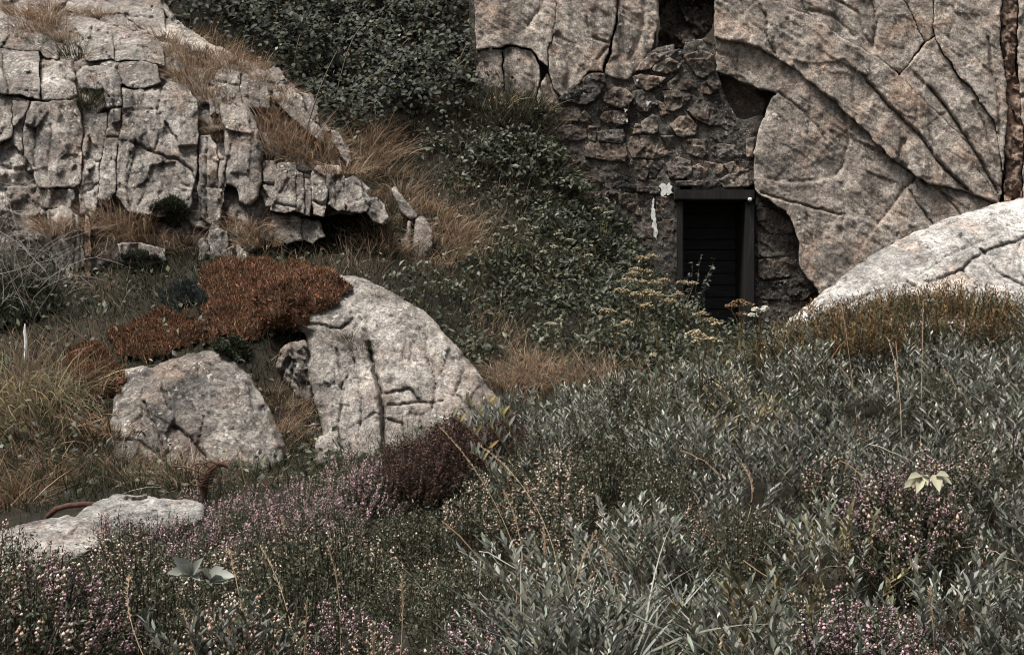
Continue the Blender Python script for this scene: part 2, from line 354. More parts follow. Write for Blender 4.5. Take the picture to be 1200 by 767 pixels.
def rock(name, poly, D, mat, parent=None, lean=.2, r=6, thick=.35, step=1.7, warp=3., amp=.035, chip=.025, cell=(26, 34), cracks=(), gx=0., seed=0, dfun=None, smooth=1, r_max=None, strata=0., top_r=0., fract=0., nseed=None, taper=.96, diag=0.):
    """a block of rock: traced outline (photo px) at distance D; face with chips, bumps, cracks; rounded edges; sides run back by thick"""
    s = D / F
    pl = densify(poly, 3., warp, 14., smooth)
    lo, hi = pl.min(0) - step, pl.max(0) + step
    us, vs = np.arange(lo[0], hi[0] + step, step), np.arange(lo[1], hi[1] + step, step)
    U, V = np.meshgrid(us, vs); q = np.stack([U.ravel(), V.ravel()], 1)
    ins = in_poly(q, pl); d, npx, _ = seg_dist(q, pl); sd = np.where(ins, d, -d)
    keep = sd > -step * .75
    W = len(us); i0 = (np.arange(len(vs) - 1)[:, None] * W + np.arange(W - 1)[None]).ravel()
    qd = np.stack([i0, i0 + W, i0 + W + 1, i0 + 1], 1); qd = qd[keep[qd].all(1)]
    snap = keep & (sd < step * .2); q[snap] = npx[snap]; sd[snap] = 0
    used = np.unique(qd); mp = np.full(len(q), -1); mp[used] = np.arange(len(used)); q = q[used]; sd = sd[used].clip(0); qd = mp[qd]
    c = np.mean(poly, 0)
    base = dfun(q[:, 0], q[:, 1]) if dfun else D + lean * (c[1] - q[:, 1]) * s
    base = base + gx * (q[:, 0] - c[0]) * s
    rr = r
    if top_r:                                  # larger rounding towards the crest of a boulder
        up = (1 - (q[:, 1] - lo[1]) / (hi[1] - lo[1])).clip(0, 1); rr = r + top_r * up
    rr = rr * (.55 + .9 * (fbm(np.stack([q[:, 0] / 22, q[:, 1] / 22, q[:, 0] * 0 + seed], 1), 2) * .9 + .5).clip(0, 1))
    t = (1 - sd / rr).clip(0, 1); bev = rr * (1 - np.sqrt(np.maximum(0, 1 - t * t * .98)))
    p3 = np.stack([q[:, 0] * s, base * .6, -q[:, 1] * s], 1) + (seed if nseed is None else nseed) * 7.31
    off = amp * (fbm(p3 * 1.7, 5, .52) * 1.4 - .55 * ridged(p3 * 3.2, 4)) + .006 * fbm(p3 * 28, 3, .6)
    if chip:
        wq = q + 5 * np.stack([fbm(p3 * 3 + 5, 3), fbm(p3 * 3 + 31, 3)], 1)
        f1, e1 = facets(wq / np.array(cell), seed); f2, e2 = facets(wq / np.array(cell) * 2.7 + 3.1, seed + 5)
        off = off + chip * f1 + chip * .4 * f2 + fract * .05 * np.exp(-(e1 / .035) ** 2) * (fbm(p3 * 2.2 + 50, 2) > .1)
    if strata:
        off = off + strata * ridged(np.stack([q[:, 0] * s * 9 + fbm(p3, 2), q[:, 0] * 0 + seed, q[:, 1] * s * .7], 1), 3)
    if diag:                                   # fine strata sweeping down to the right
        a_ = (q[:, 0] + .75 * q[:, 1]) * .6; c_ = (.75 * q[:, 0] - q[:, 1]) + 14 * fbm(p3 * 1.3 + 8, 2)
        off = off + diag * (ridged(np.stack([a_ * .012, c_ * .085, q[:, 0] * 0], 1), 4) + .6 * fbm(np.stack([a_ * .04, c_ * .3, q[:, 0] * 0 + 7], 1), 3)) * (.4 + 1.2 * (fbm(p3 * .8 + 60, 2) + .5).clip(0, 1))
    for cr in cracks:
        line, wd, dep = cr[:3]; stp = cr[3] if len(cr) > 3 else 0.; sh = cr[4] if len(cr) > 4 else 40.
        ln = densify(np.asarray(line, float), 3., warp * .8, 10., 0, closed=False)
        rg = 4 * max(wd, sh if stp else 0); m_ = ((q > ln.min(0) - rg) & (q < ln.max(0) + rg)).all(1)
        dd, _, sg = seg_dist(q[m_], ln, False)
        off[m_] += dep * np.exp(-(dd / wd) ** 2) + stp * np.exp(-dd / sh) * (sg > 0)
    dep = base + bev * s + off
    pts = np.stack([(q[:, 0] - CX) / F * dep, dep, (CY - q[:, 1]) / F * dep], 1)
    # sides run back
    e = np.concatenate([qd[:, [0, 1]], qd[:, [1, 2]], qd[:, [2, 3]], qd[:, [3, 0]]]); key = np.sort(e, 1); key = key[:, 0] * len(q) + key[:, 1]
    _, idx, cnt = np.unique(key, return_index=True, return_counts=True); be = e[idx[cnt == 1]]
    bv = np.unique(be); m2 = np.full(len(q), -1); m2[bv] = np.arange(len(bv)) + len(q)
    qb = c + (q[bv] - c) * taper; db = np.maximum(pts[bv, 1] + .05, D + thick); back = np.stack([(qb[:, 0] - CX) / F * db, db, (CY - qb[:, 1]) / F * db], 1)
    mb = MB(); mb.add(np.concatenate([pts, back]), qd); mb.f.append(np.stack([be[:, 1], be[:, 0], m2[be[:, 0]], m2[be[:, 1]]], 1))
    o = link(name, mb.mesh(name, M[mat]), parent)
    return o

# ---- left crag: separate blocks in front of an earthy core
def Dcrag(u, v):
    return np.interp(v, [-70, 0, 40, 75, 110, 150, 200, 250, 290, 330], [17.7, 16.6, 15.9, 15.3, 14.97, 14.82, 14.62, 14.47, 14.37, 14.3])
crag = empty('rock_outcrop', P(200, 300, 14.4))
tag(crag, 'big cracked grey crag of lichen-spotted blocks with dry grass on its ledges', 'rock outcrop')
def part_of(o, parent):            # keep world position under a shifted empty
    o.parent = parent; o.matrix_parent_inverse = parent.matrix_world.inverted(); return o
bpy.context.view_layer.update()
def grow(poly, g):                     # widen an outline by about g pixels
    q = np.asarray(poly, float); nx_ = np.roll(q, -1, 0) - np.roll(q, 1, 0); n_ = norm(np.stack([nx_[:, 1], -nx_[:, 0]], 1))
    ar = (q[:, 0] * np.roll(q[:, 1], -1) - np.roll(q[:, 0], -1) * q[:, 1]).sum()
    return q + n_ * g * (1 if ar > 0 else -1)
def crag_block(poly, dd=0., mat='crag', **k):
    k['r'] = k.get('r', 5.5) * .24 if k.get('r', 5.5) < 12 else 5.5; k.setdefault('thick', .45); k.setdefault('gx', random.uniform(-.12, .12)); k.setdefault('seed', random.randint(1, 90))
    kk = dict(amp=.024, chip=.062, cell=(26, 46), fract=.25, taper=.995, smooth=0, warp=4., step=1.6); kk.update(k)
    poly = grow(poly, .8); D = float(Dcrag(0, np.mean(poly, 0)[1])) + dd
    o = rock('rock_block', poly, D, mat, dfun=lambda u, v: Dcrag(u, v) + dd, **kk)
    return part_of(o, crag)
core = rock('rock_core', [(-120, -70), (172, -70), (196, 14), (242, 48), (292, 73), (347, 98), (385, 148), (415, 198), (440, 228), (432, 250), (335, 255), (312, 292), (235, 315), (100, 318), (-120, 330)],
            15., 'crag', dfun=lambda u, v: Dcrag(u, v) + .11, r=8, amp=.07, chip=.09, cell=(30, 22), thick=1.2, step=2.2, fract=.5)
part_of(core, crag)
RB = [  # outline, depth offset, extra
 ([(-90, 0), (0, 12), (10, 20), (22, 36), (45, 40), (60, 45), (70, 58), (69, 70), (50, 66), (45, 59), (0, 56), (-90, 54)], .0, dict(r=9)),
 ([(-90, 57), (0, 58), (44, 61), (46, 95), (46, 117), (25, 111), (0, 109), (-90, 106)], -.06, {}),
 ([(48, 72), (62, 69), (80, 76), (88, 90), (87, 96), (92, 113), (70, 117), (48, 117)], -.02, dict(r=8, cracks=[([(70, 78), (78, 92), (90, 98)], 2, .05)])),
 ([(76, -70), (172, -70), (192, 12), (193, 40), (181, 42), (140, 14), (110, 18), (77, 12)], .05, dict(r=9, cracks=[([(125, 0), (145, 18), (180, 22)], 1.6, .06)])),
 ([(78, 25), (85, 20), (110, 21), (130, 29), (131, 45), (134, 69), (100, 70), (96, 55), (76, 38)], .0, dict(r=7, cracks=[([(80, 40), (130, 52)], 1.5, .05, -.04)])),
 ([(132, 29), (160, 37), (180, 42), (192, 58), (193, 76), (180, 75), (164, 69), (136, 72), (133, 45)], -.02, dict(r=7, cracks=[([(133, 60), (160, 52), (190, 66)], 1.5, .05)])),
 ([(91, 86), (98, 77), (125, 78), (136, 84), (142, 100), (142, 124), (127, 127), (122, 104), (92, 103)], -.04, dict(r=7, cracks=[([(126, 92), (134, 108), (133, 125)], 1.3, .04)])),
 ([(138, 76), (164, 71), (183, 78), (188, 96), (176, 102), (160, 103), (143, 98)], -.10, dict(r=8)),
 ([(145, 104), (162, 105), (188, 103), (197, 95), (219, 104), (231, 119), (232, 150), (231, 190), (223, 243), (200, 256), (150, 248), (137, 229), (138, 182), (144, 140)], -.08,
   dict(r=7, cracks=[([(190, 104), (186, 128), (190, 150), (182, 175)], 1.3, .04, .03), ([(150, 165), (190, 182), (205, 185), (225, 200), (232, 212)], 1.5, .05, .03), ([(215, 190), (222, 220), (212, 215), (205, 205)], 1.3, .04), ([(145, 128), (170, 132), (188, 126)], 1.2, .035)])),
 ([(129, 129), (142, 126), (141, 150), (135, 185), (134, 226), (128, 236), (115, 232), (120, 180), (127, 145)], -.05, dict(r=4, cracks=[([(126, 160), (140, 161)], 1.2, .04)])),
 ([(100, 136), (125, 132), (125, 150), (117, 185), (113, 236), (111, 256), (94, 250), (96, 200), (98, 160)], .02, dict(r=5, cracks=[([(98, 185), (118, 190)], 1.2, .04)])),
 ([(-90, 108), (0, 111), (14, 113), (13, 160), (0, 168), (-90, 175)], -.05, dict(r=4)),
 ([(16, 114), (34, 118), (27, 150), (25, 180), (15, 168)], .0, dict(r=4)),
 ([(36, 119), (47, 120), (70, 119), (89, 116), (93, 130), (96, 150), (93, 217), (88, 219), (46, 220), (38, 197), (28, 180), (29, 150)], -.09, dict(r=7, cracks=[([(42, 150), (41, 195)], 1.2, .04), ([(60, 145), (58, 190)], 1., .03)])),
 ([(44, 222), (86, 222), (88, 232), (81, 245), (50, 243)], .0, dict(r=4)),
 ([(56, 248), (75, 241), (89, 248), (96, 275), (98, 325), (75, 325), (60, 290)], -.14, dict(r=6, cracks=[([(88, 245), (88, 325)], 1.1, .05), ([(94, 250), (94, 325)], 1.1, .05)])),
 ([(100, 252), (104, 255), (106, 290), (105, 326), (99, 326), (99, 270)], -.10, dict(r=2, mat='cliff_pink')),
 ([(234, 160), (247, 160), (254, 171), (256, 215), (254, 255), (248, 264), (238, 256), (233, 236), (234, 190)], -.03, dict(r=4, cracks=[([(243, 162), (241, 215), (244, 255)], 1.2, .05), ([(236, 218), (256, 220)], 1.1, .04)])),
 ([(257, 174), (265, 188), (264, 215), (259, 245), (254, 290), (240, 292), (248, 266), (256, 240), (258, 205)], -.07, dict(r=4, cracks=[([(258, 219), (266, 221)], 1.1, .04)])),
 ([(258, 121), (275, 117), (290, 124), (301, 145), (307, 175), (306, 215), (302, 231), (292, 241), (281, 236), (279, 219), (266, 215), (266, 190), (262, 150)], -.16, dict(r=13, thick=.5, cracks=[([(281, 140), (279, 215)], 1.2, .02)])),
 ([(244, 118), (250, 117), (251, 131), (246, 135)], -.04, dict(r=3)), ([(252, 119), (257, 119), (259, 134), (253, 134)], -.04, dict(r=3)),
 ([(252, 86), (262, 80), (281, 85), (281, 121), (270, 118), (258, 112), (255, 98)], -.02, dict(r=4, cracks=[([(255, 95), (280, 100)], 1.2, .05), ([(268, 82), (266, 117)], 1.2, .05)])),
 ([(282, 84), (292, 86), (302, 100), (305, 112), (303, 127), (290, 128), (283, 122)], -.06, dict(r=6)),
 ([(305, 103), (312, 102), (317, 112), (315, 128), (305, 127)], -.04, dict(r=3.5)),
 ([(320, 105), (327, 98), (342, 103), (352, 113), (357, 128), (368, 142), (378, 155), (382, 170), (372, 162), (350, 147), (335, 130), (323, 118)], -.06, dict(r=7)),
 ([(353, 108), (365, 112), (372, 128), (375, 144), (366, 140), (356, 125)], .0, dict(r=5)),
 ([(312, 83), (320, 78), (328, 82), (333, 93), (325, 97), (316, 94)], .0, dict(r=6)),
 ([(195, 30), (203, 28), (213, 40), (206, 47), (194, 44)], .0, dict(r=6)), ([(204, 50), (214, 57), (219, 75), (212, 87), (203, 76)], .0, dict(r=5)), ([(215, 45), (232, 46), (243, 53), (240, 60), (224, 60)], .04, dict(r=6)),
 ([(309, 190), (320, 188), (325, 200), (322, 240), (313, 243), (306, 226)], -.04, dict(r=4, cracks=[([(306, 215), (324, 218)], 1.2, .05)])),
 ([(325, 192), (345, 190), (347, 205), (346, 246), (335, 249), (318, 247), (322, 215)], -.12, dict(r=4, cracks=[([(322, 238), (346, 243)], 1.2, .04)])),
 ([(348, 201), (355, 203), (356, 250), (347, 247)], -.10, dict(r=3)), ([(358, 209), (364, 212), (363, 253), (357, 251)], -.11, dict(r=2.5)),
 ([(366, 201), (372, 195), (382, 192), (383, 215), (382, 240), (380, 253), (368, 250), (365, 235)], -.16, dict(r=4, cracks=[([(366, 236), (381, 240)], 1.2, .05)])),
 ([(384, 193), (397, 194), (404, 205), (404, 247), (396, 248), (385, 239)], -.18, dict(r=4, cracks=[([(394, 196), (393, 240)], 1., .03)])),
 ([(405, 210), (413, 207), (424, 213), (433, 232), (430, 246), (420, 248), (405, 245)], -.20, dict(r=7)),
 ([(433, 234), (440, 232), (450, 240), (455, 255), (450, 263), (438, 260), (432, 250)], -.22, dict(r=7)),
 ([(320, 251), (345, 253), (352, 257), (353, 281), (335, 286), (316, 278)], .02, dict(r=4)), ([(354, 257), (373, 259), (382, 276), (365, 284), (354, 280)], .04, dict(r=4)),
 ([(247, 271), (257, 268), (265, 273), (267, 302), (246, 304)], -.15, dict(r=5)), ([(234, 279), (243, 280), (245, 302), (232, 304)], -.12, dict(r=4)), ([(267, 290), (280, 289), (290, 297), (288, 304), (267, 305)], -.2, dict(r=4)),
 ([(388, 152), (395, 155), (408, 175), (412, 190), (408, 198), (400, 180), (390, 165)], -.02, dict(r=4)),
 ([(140, 285), (165, 286), (190, 292), (196, 304), (170, 312), (142, 306)], -.2, dict(r=6, mat='boulder')),
]
for poly, dd, k in RB: crag_block(poly, dd, **k)
spur = empty('rock_spur', P(485, 298, 14.6)); tag(spur, 'small pale split rock poking out of brown grass beside the crag', 'rock')
bpy.context.view_layer.update()
for poly, D in [([(457, 221), (463, 218), (470, 229), (486, 246), (490, 254), (480, 259), (470, 249)], 14.95), ([(462, 292), (466, 283), (477, 275), (478, 260), (482, 259), (483, 302), (468, 304)], 14.75), ([(485, 258), (492, 253), (501, 258), (508, 275), (506, 291), (495, 304), (485, 304)], 14.72)]:
    part_of(rock('rock_block', poly, D, 'boulder', r=5, lean=.35, thick=.5, seed=int(D * 100) % 50), spur)

# ---- cliff of big slabs round the bunker wall
cliff = empty('cliff', P(900, 400, 17.4)); tag(cliff, kind='structure')
bpy.context.view_layer.update()
def Dcl(u, v): return 17.33 + .10 * (230 - v) / 97. - .00045 * np.maximum(0, u - 1000)
DD = {2: 1.1, 3: -.04, 4: -.10, 5: -.10, 6: -.02, 7: -.07, 8: .24, 9: -.02, 11: -.22, 12: -.30, 13: -.2, 14: -.20, 15: -.27, 16: -.13, 17: -.34, 18: -.2, 19: -.36}
def slab(poly, D, mat='cliff', **k):
    if k['seed'] in DD: dd = DD[k['seed']]; k['dfun'] = lambda u, v: Dcl(u, v) + dd; k['nseed'] = 0
    kk = dict(lean=.12, r=4.5, thick=.5, amp=.042, chip=.02, cell=(54, 70), diag=.013, fract=.0, taper=.985, warp=3.5, step=1.6, smooth=0); kk.update(k); kk['r'] *= .26; kk['step'] = min(kk['step'], 1.6) if kk['step'] < 3 else kk['step']
    return part_of(rock('rock_slab', grow(poly, .5), D, mat, **kk), cliff)
slab([(500, -150), (553, -150), (555, 60), (556, 130), (540, 130), (530, 40), (512, 10)], 18.1, 'cliff_dark', seed=2)  # strip behind the brambles, its shade put into the dark rock colour
slab([(560, 61), (574, 58), (588, 58), (589, 90), (590, 128), (557, 132), (558, 90)], 17.24, seed=3, lean=.05)
slab([(591, 58), (599, 55), (622, 61), (630, 75), (632, 92), (626, 128), (592, 128)], 17.26, seed=3, lean=.05, cracks=[([(622, 64), (628, 95), (622, 122)], 3, .04)])
slab([(555, -150), (655, -150), (651, 30), (643, 55), (640, 78), (632, 70), (622, 58), (598, 52), (588, 55), (572, 56), (558, 59)], 17.16, seed=4, cracks=[([(640, -30), (634, 10), (620, 30)], 3, .03, .03)])
slab([(656, -150), (721, -150), (723, 10), (717, 45), (707, 78), (706, 83), (690, 84), (672, 104), (660, 114), (650, 105), (642, 80), (644, 55), (652, 30)], 17.15, seed=5, cracks=[([(688, 20), (692, 44), (716, 50)], 1.3, .04), ([(700, 70), (712, 55)], 1.2, .04), ([(655, 40), (668, 80), (664, 108)], 4, .05)])
slab([(634, 95), (641, 85), (650, 108), (659, 118), (656, 130), (627, 130)], 17.28, seed=6, cracks=[([(640, 90), (650, 118)], 1.5, .05), ([(632, 100), (642, 125)], 1.5, .05)])
slab([(725, -150), (768, -150), (772, 20), (764, 55), (748, 80), (735, 93), (722, 92), (710, 86), (717, 60), (725, 20)], 17.2, 'cliff', seed=7, cracks=[([(755, 0), (752, 40), (738, 70)], 3, .04)])
slab([(770, -150), (842, -150), (838, 12), (834, 32), (824, 47), (795, 57), (770, 64), (774, 20)], 17.5, 'cliff_dark', seed=8, lean=-.1, chip=.12, cell=(22, 26), amp=.1)
slab([(773, -150), (843, -150), (839, -6), (822, 0), (800, -10), (776, -2)], 17.3, 'cliff_dark', seed=9)  # unseen cap rock, added above the view to shade the recess below
C1 = [(838, 44), (870, 49), (890, 56), (910, 68), (930, 79), (950, 96), (975, 116), (990, 131)]
C1b = [(1005, 146), (1020, 161), (1045, 186), (1085, 213), (1132, 224), (1172, 241)]
C2 = [(905, 0), (920, 7), (945, 17), (970, 31), (990, 47), (1010, 57), (1030, 69), (1055, 89), (1075, 111), (1092, 127), (1111, 145), (1131, 165), (1150, 204), (1172, 239)]
slab(C1[::-1] + [(838, 10), (844, -150), (885, -150), (893, -40)] + C2 + C1b[::-1], 16.95, seed=12, step=1.9, warp=4., r=10,
     cracks=[([(1012, 88), (1025, 105), (1050, 131), (1080, 160), (1100, 190), (1120, 210), (1134, 221)], 1.5, .07, .06, 30), ([(897, 16), (900, 45), (908, 62)], 1.8, .04, .04, 12), ([(868, 0), (876, 20), (880, 40)], 2, .03), ([(1000, 92), (1004, 140)], 3, .03), ([(1020, 105), (1030, 150)], 3, .03), ([(1060, 165), (1052, 188), (1062, 196)], 3, .07)])
slab(C1 + C1b + [(1200, 236), (1330, 215), (1330, 430), (985, 430), (958, 338), (945, 325), (936, 310), (937, 285), (930, 259), (918, 246), (905, 237), (892, 229), (884, 222), (884, 180), (889, 155), (897, 132), (905, 115), (913, 108), (890, 103), (865, 93), (840, 83)], 17.06, seed=13, cell=(50, 90),
     cracks=[([(892, 226), (915, 233), (950, 243), (985, 252)], 1.1, .06, -.02), ([(1038, 178), (1062, 194), (1086, 214)], 2, .09, .05), ([(1065, 222), (1080, 245), (1098, 270)], 1.1, .05), ([(1100, 220), (1120, 245), (1132, 258)], 1.1, .04), ([(945, 250), (955, 290), (965, 330)], 1.5, .03), ([(1080, 205), (1060, 222), (1048, 240), (1030, 262)], 2, .03, .04),
             ([(912, 108), (935, 125), (960, 150), (968, 165)], 1.0, .03), ([(990, 128), (995, 160), (990, 190), (980, 206)], 1.6, .03, .03, 14), ([(980, 206), (955, 212), (930, 214), (900, 210)], 2.5, .012, .02, 10), ([(866, 62), (864, 92)], 1.5, .02, .02), ([(840, 60), (858, 68), (866, 92)], 1.6, .03), ([(985, 215), (992, 245), (985, 275)], 2, .02)])
slab([(899, -150), (1045, -150), (1058, 0), (1070, 20), (1083, 50), (1070, 65), (1060, 80), (1055, 86)] + C2[:7][::-1], 17.05, seed=14, cracks=[([(1022, 0), (1028, 30), (1024, 55)], 2.2, .05, .04, 14), ([(980, 0), (1005, 15), (1012, 40), (1030, 60)], 1.5, .04), ([(950, 12), (975, 18), (1000, 42)], 2, .04)])
slab([(1085, 52), (1094, 43), (1100, 56), (1110, 71), (1125, 93), (1140, 106), (1150, 126), (1165, 141), (1171, 170), (1174, 225), (1172, 236)] + C2[7:-1][::-1] + [(1062, 80), (1072, 66)], 16.98, seed=15, r=7,
     cracks=[([(1090, 102), (1110, 127), (1130, 156), (1150, 190), (1170, 226)], 1.6, .07, .05, 25), ([(1140, 120), (1155, 150), (1168, 195)], 1.6, .05)])
slab([(1050, -150), (1091, -150), (1093, 20), (1093, 41), (1085, 50), (1072, 20), (1060, 0)], 17.12, seed=16)
slab([(1093, -150), (1176, -150), (1172, 50), (1180, 100), (1178, 170), (1175, 205), (1172, 170), (1166, 140), (1151, 125), (1141, 104), (1126, 91), (1111, 69), (1101, 54), (1095, 41)], 16.92, seed=17, r=7, cracks=[([(1158, 45), (1162, 80), (1170, 110), (1172, 160)], 1.8, .06)])
slab([(1177, -150), (1197, -150), (1191, 30), (1189, 80), (1193, 100), (1198, 140), (1197, 250), (1176, 250), (1179, 170), (1181, 100), (1174, 50)], 17.08, 'cliff_pink', seed=18, chip=.07, cell=(12, 18), amp=.06, r=4)
slab([(1197, -150), (1400, -150), (1400, 260), (1199, 250), (1200, 150), (1194, 100), (1193, 60)], 16.9, seed=19, r=10, step=2.6, cracks=[([(1196, 112), (1260, 106)], 2, .08)])
slab([(880, -160), (1400, -160), (1400, -420), (600, -420), (500, -160)], 18.2, seed=20, step=6, lean=.5, r=20, amp=.12)  # upper cliff out of view, carried higher to block light from behind
# mass behind the slabs, open where the doorway tunnel runs in
for poly, D in [([(550, -400), (769, -400), (769, 62), (792, 62), (792, 440), (550, 440)], 17.72), ([(788, 58), (842, 58), (842, -400), (896, -400), (896, 214), (788, 214)], 17.73), ([(890, -400), (1420, -400), (1420, 440), (890, 440)], 17.71)]:
    part_of(rock('rock_core', poly, D, 'cliff_dark', step=7, r=2, warp=0, thick=3.5, lean=.02, smooth=0), cliff)

# ---- masonry wall and doorway
wall = empty('stone_wall', P(760, 400, 17.4)); tag(wall, 'dark rubble stone wall mortared into the cliff arch around a doorway', 'wall')
bpy.context.view_layer.update()
WD = 17.40
for poly, dd in [([(618, 190), (640, 122), (656, 112), (690, 84), (707, 83), (735, 91), (748, 80), (762, 58), (797, 50), (797, 440), (618, 440)], 0.),
                 ([(794, 52), (838, 42), (842, 86), (848, 108), (856, 124), (866, 142), (900, 132), (888, 180), (886, 224), (794, 224)], .004), ([(884, 222), (895, 228), (935, 255), (942, 310), (972, 345), (972, 440), (884, 440)], .002)]:
    part_of(rock('mortar_body', poly, WD + dd, 'mortar', lean=.03, r=2, warp=1, amp=.03, chip=.02, cell=(10, 10), thick=.30, step=1.7), wall)
ST = """656,116 663,108 677,97 692,87 707,87 709,99 695,118 687,121 668,119|707,112 721,103 732,105 742,113 737,122 727,126 709,121|704,138 709,132 727,130 735,135 734,144 723,148 709,147|650,127 677,126 681,133 676,141 656,141
679,137 685,130 692,138 690,144 681,143|652,155 659,148 671,147 687,151 687,160 682,164 656,165|701,154 729,152 732,160 728,168 703,165|742,108 753,105 765,112 771,122 759,130 748,129 743,121|742,90 753,87 765,90 779,91 774,97 760,105 746,101
765,80 773,72 785,69 798,76 793,82 781,85 767,83|745,83 753,72 765,63 778,65 770,72 762,80 749,82|777,104 786,95 799,86 814,96 816,103 796,106|778,107 800,107 810,113 803,122 790,130 782,128|753,143 764,135 771,138 770,154 765,156 753,154
742,184 737,173 740,161 753,159 773,162 776,172 787,178 775,183 765,185|684,173 692,167 732,169 734,181 731,190 687,184|678,195 687,189 695,195 690,200 679,198|696,194 724,197 734,203 727,206 702,202|734,197 740,188 756,189 760,198 756,211 742,208
761,189 777,189 781,201 776,209 761,208|668,216 676,205 699,205 712,212 713,220 702,223 671,222|717,216 728,213 743,217 746,225 735,225 718,219|759,219 773,219 773,227 762,227|748,219 757,219 759,225 748,224|706,228 717,223 724,227 723,238 715,241 706,234
726,230 734,227 762,230 764,244 760,252 746,250 728,242|770,231 788,231 786,255 769,256|768,258 790,258 790,280 770,282|768,284 792,284 792,310 768,312|735,255 765,256 764,280 738,276|803,65 822,60 835,65 836,82 825,91 816,87 802,69|822,99 832,93 841,104 832,110 824,108
806,129 819,118 832,112 846,115 855,130 861,141 849,146 832,146 818,140|786,147 797,137 807,138 816,147 814,157 800,160 794,157|799,169 808,164 827,164 827,180 822,184 806,179|834,173 843,169 861,171 864,182 847,188 836,182|842,162 854,153 868,159 873,166 857,168 843,167
875,164 884,162 882,183 875,183|782,192 794,185 808,189 810,203 801,208 785,208|811,196 826,190 847,193 847,203 827,207 813,205|850,192 871,187 881,190 880,199 857,203|845,210 857,204 877,203 877,218 849,219|793,212 841,211 845,216 841,218 794,218
888,244 902,244 900,257 888,258|905,246 931,263 929,273 903,273 890,261|889,275 909,275 923,282 925,298 903,300 889,300|890,304 923,302 929,313 931,323 896,327 890,323|892,331 940,327 957,340 940,352 892,350|890,354 945,354 938,385 890,388|770,64 795,58 800,64 786,68 775,70
655,190 674,182 680,188 670,200 655,202|648,205 664,206 664,222 646,222|690,226 704,226 703,238 690,240|770,118 778,122 784,133 774,134|690,148 700,150 698,164 690,163|745,146 751,147 750,155 742,156|776,160 790,160 796,172 784,172|846,147 858,145 868,152 852,152"""
for k, s in enumerate(ST.replace('\n', '|').split('|')):
    poly = np.array([tuple(map(float, t.split(','))) for t in s.split()]); pc_ = poly.mean(0); poly = pc_ + (poly - pc_) * (1 + 1.7 / np.linalg.norm(poly - pc_, axis=1)[:, None])
    part_of(rock('stone', poly, WD - .02 - random.uniform(0, .035), 'stone', lean=random.uniform(-.1, .15), gx=random.uniform(-.12, .12), r=1.3, warp=1.3, amp=.015, chip=.03, cell=(12, 14), thick=.12, step=1.1, smooth=0, seed=k), wall)
part_of(rock('stone', [(843, 90), (853, 88), (880, 103), (902, 120), (893, 137), (877, 140), (864, 142), (853, 122), (847, 108)], 17.62, 'stone', lean=-.15, r=3, warp=1.5, amp=.03, chip=.03, thick=.2, step=1.4, seed=77), wall)
def flat_patch(poly, D, th, mat, name, parent, bow=0.):
    a = np.array([P(x, y, D) for x, y in poly]); n = len(a); b = a + (0, th, 0)
    import bmesh
    bm = bmesh.new(); vf = [bm.verts.new(v) for v in a]; vb = [bm.verts.new(v) for v in b]
    bm.faces.new(vf); bm.faces.new(vb[::-1])
    for i in range(n): bm.faces.new((vf[i], vb[i], vb[(i + 1) % n], vf[(i + 1) % n]))
    bmesh.ops.recalc_face_normals(bm, faces=bm.faces); bmesh.ops.triangulate(bm, faces=bm.faces)
    me = bpy.data.meshes.new(name); bm.to_mesh(me); bm.free(); me.materials.append(M[mat]); return part_of(link(name, me), parent)
PT = 17.31
for poly in [[(773, 217), (777, 214), (780, 218), (785, 214), (788, 219), (786, 223), (789, 226), (783, 229), (781, 225), (778, 231), (774, 228), (775, 222)],
             [(764.5, 234), (766, 231), (767.5, 235), (766.5, 242), (768, 250), (769, 262), (771, 274), (769, 281), (766, 276), (765, 278), (763, 268), (765, 260), (763, 250)],
             [(745, 94), (749, 93), (748, 97)], [(757, 119), (762, 118), (760, 125), (756, 124)], [(731, 127), (735, 128), (733, 132)], [(732, 140), (736, 139), (735, 143)]]:
    poly = densify(poly, 1.1, 2.6, 2.6, 0); flat_patch(poly, PT + .03, .1, 'white', 'whitewash_splash', wall)

door = empty('doorway', P(840, 404, 17.4)); tag(door, 'dark timber framed doorway closed by black horizontal planks in stone wall', 'door')
bpy.context.view_layer.update()
def beam(name, x0, y0, x1, y1, D, depth, mat, parent, bev=.012):
    import bmesh
    a, b = P(x0, y1, D), P(x1, y0, D)
    bm = bmesh.new(); bmesh.ops.create_cube(bm, size=1)
    for v in bm.verts: v.co = Vector(((a[0] + b[0]) / 2 + v.co.x * (b[0] - a[0]), D + depth / 2 + v.co.y * depth, (a[2] + b[2]) / 2 + v.co.z * (b[2] - a[2])))
    bmesh.ops.bevel(bm, geom=bm.edges[:], offset=bev, segments=2, affect='EDGES')
    bmesh.ops.subdivide_edges(bm, edges=[e for e in bm.edges if e.calc_length() > .25], cuts=7, use_grid_fill=True)
    co = np.array([v.co for v in bm.verts]); off = fbm(co * 7, 3) * .012
    for v, o_ in zip(bm.verts, off): v.co.y += o_; v.co.x += o_ * .4; v.co.z += o_ * .5
    me = bpy.data.meshes.new(name); bm.to_mesh(me); bm.free(); me.materials.append(M[mat]); return part_of(link(name, me), parent)
beam('lintel', 791, 222, 885, 234, 17.22, .9, 'timber', door)
beam('jamb', 793.5, 235, 801, 420, 17.27, .85, 'timber', door); beam('jamb', 873.5, 235, 884.5, 420, 17.25, .85, 'timber', door)
y = 236.
while y < 420:
    h = random.uniform(11, 15); beam('plank', 793, y, 887, min(y + h, 421), 18.02 + random.uniform(0, .012), .04, 'plank', door, .005); y += h + .9
flat_patch([(785, 215), (895, 215), (895, 430), (785, 430)], 18.12, .1, 'black', 'tunnel_wall', door)
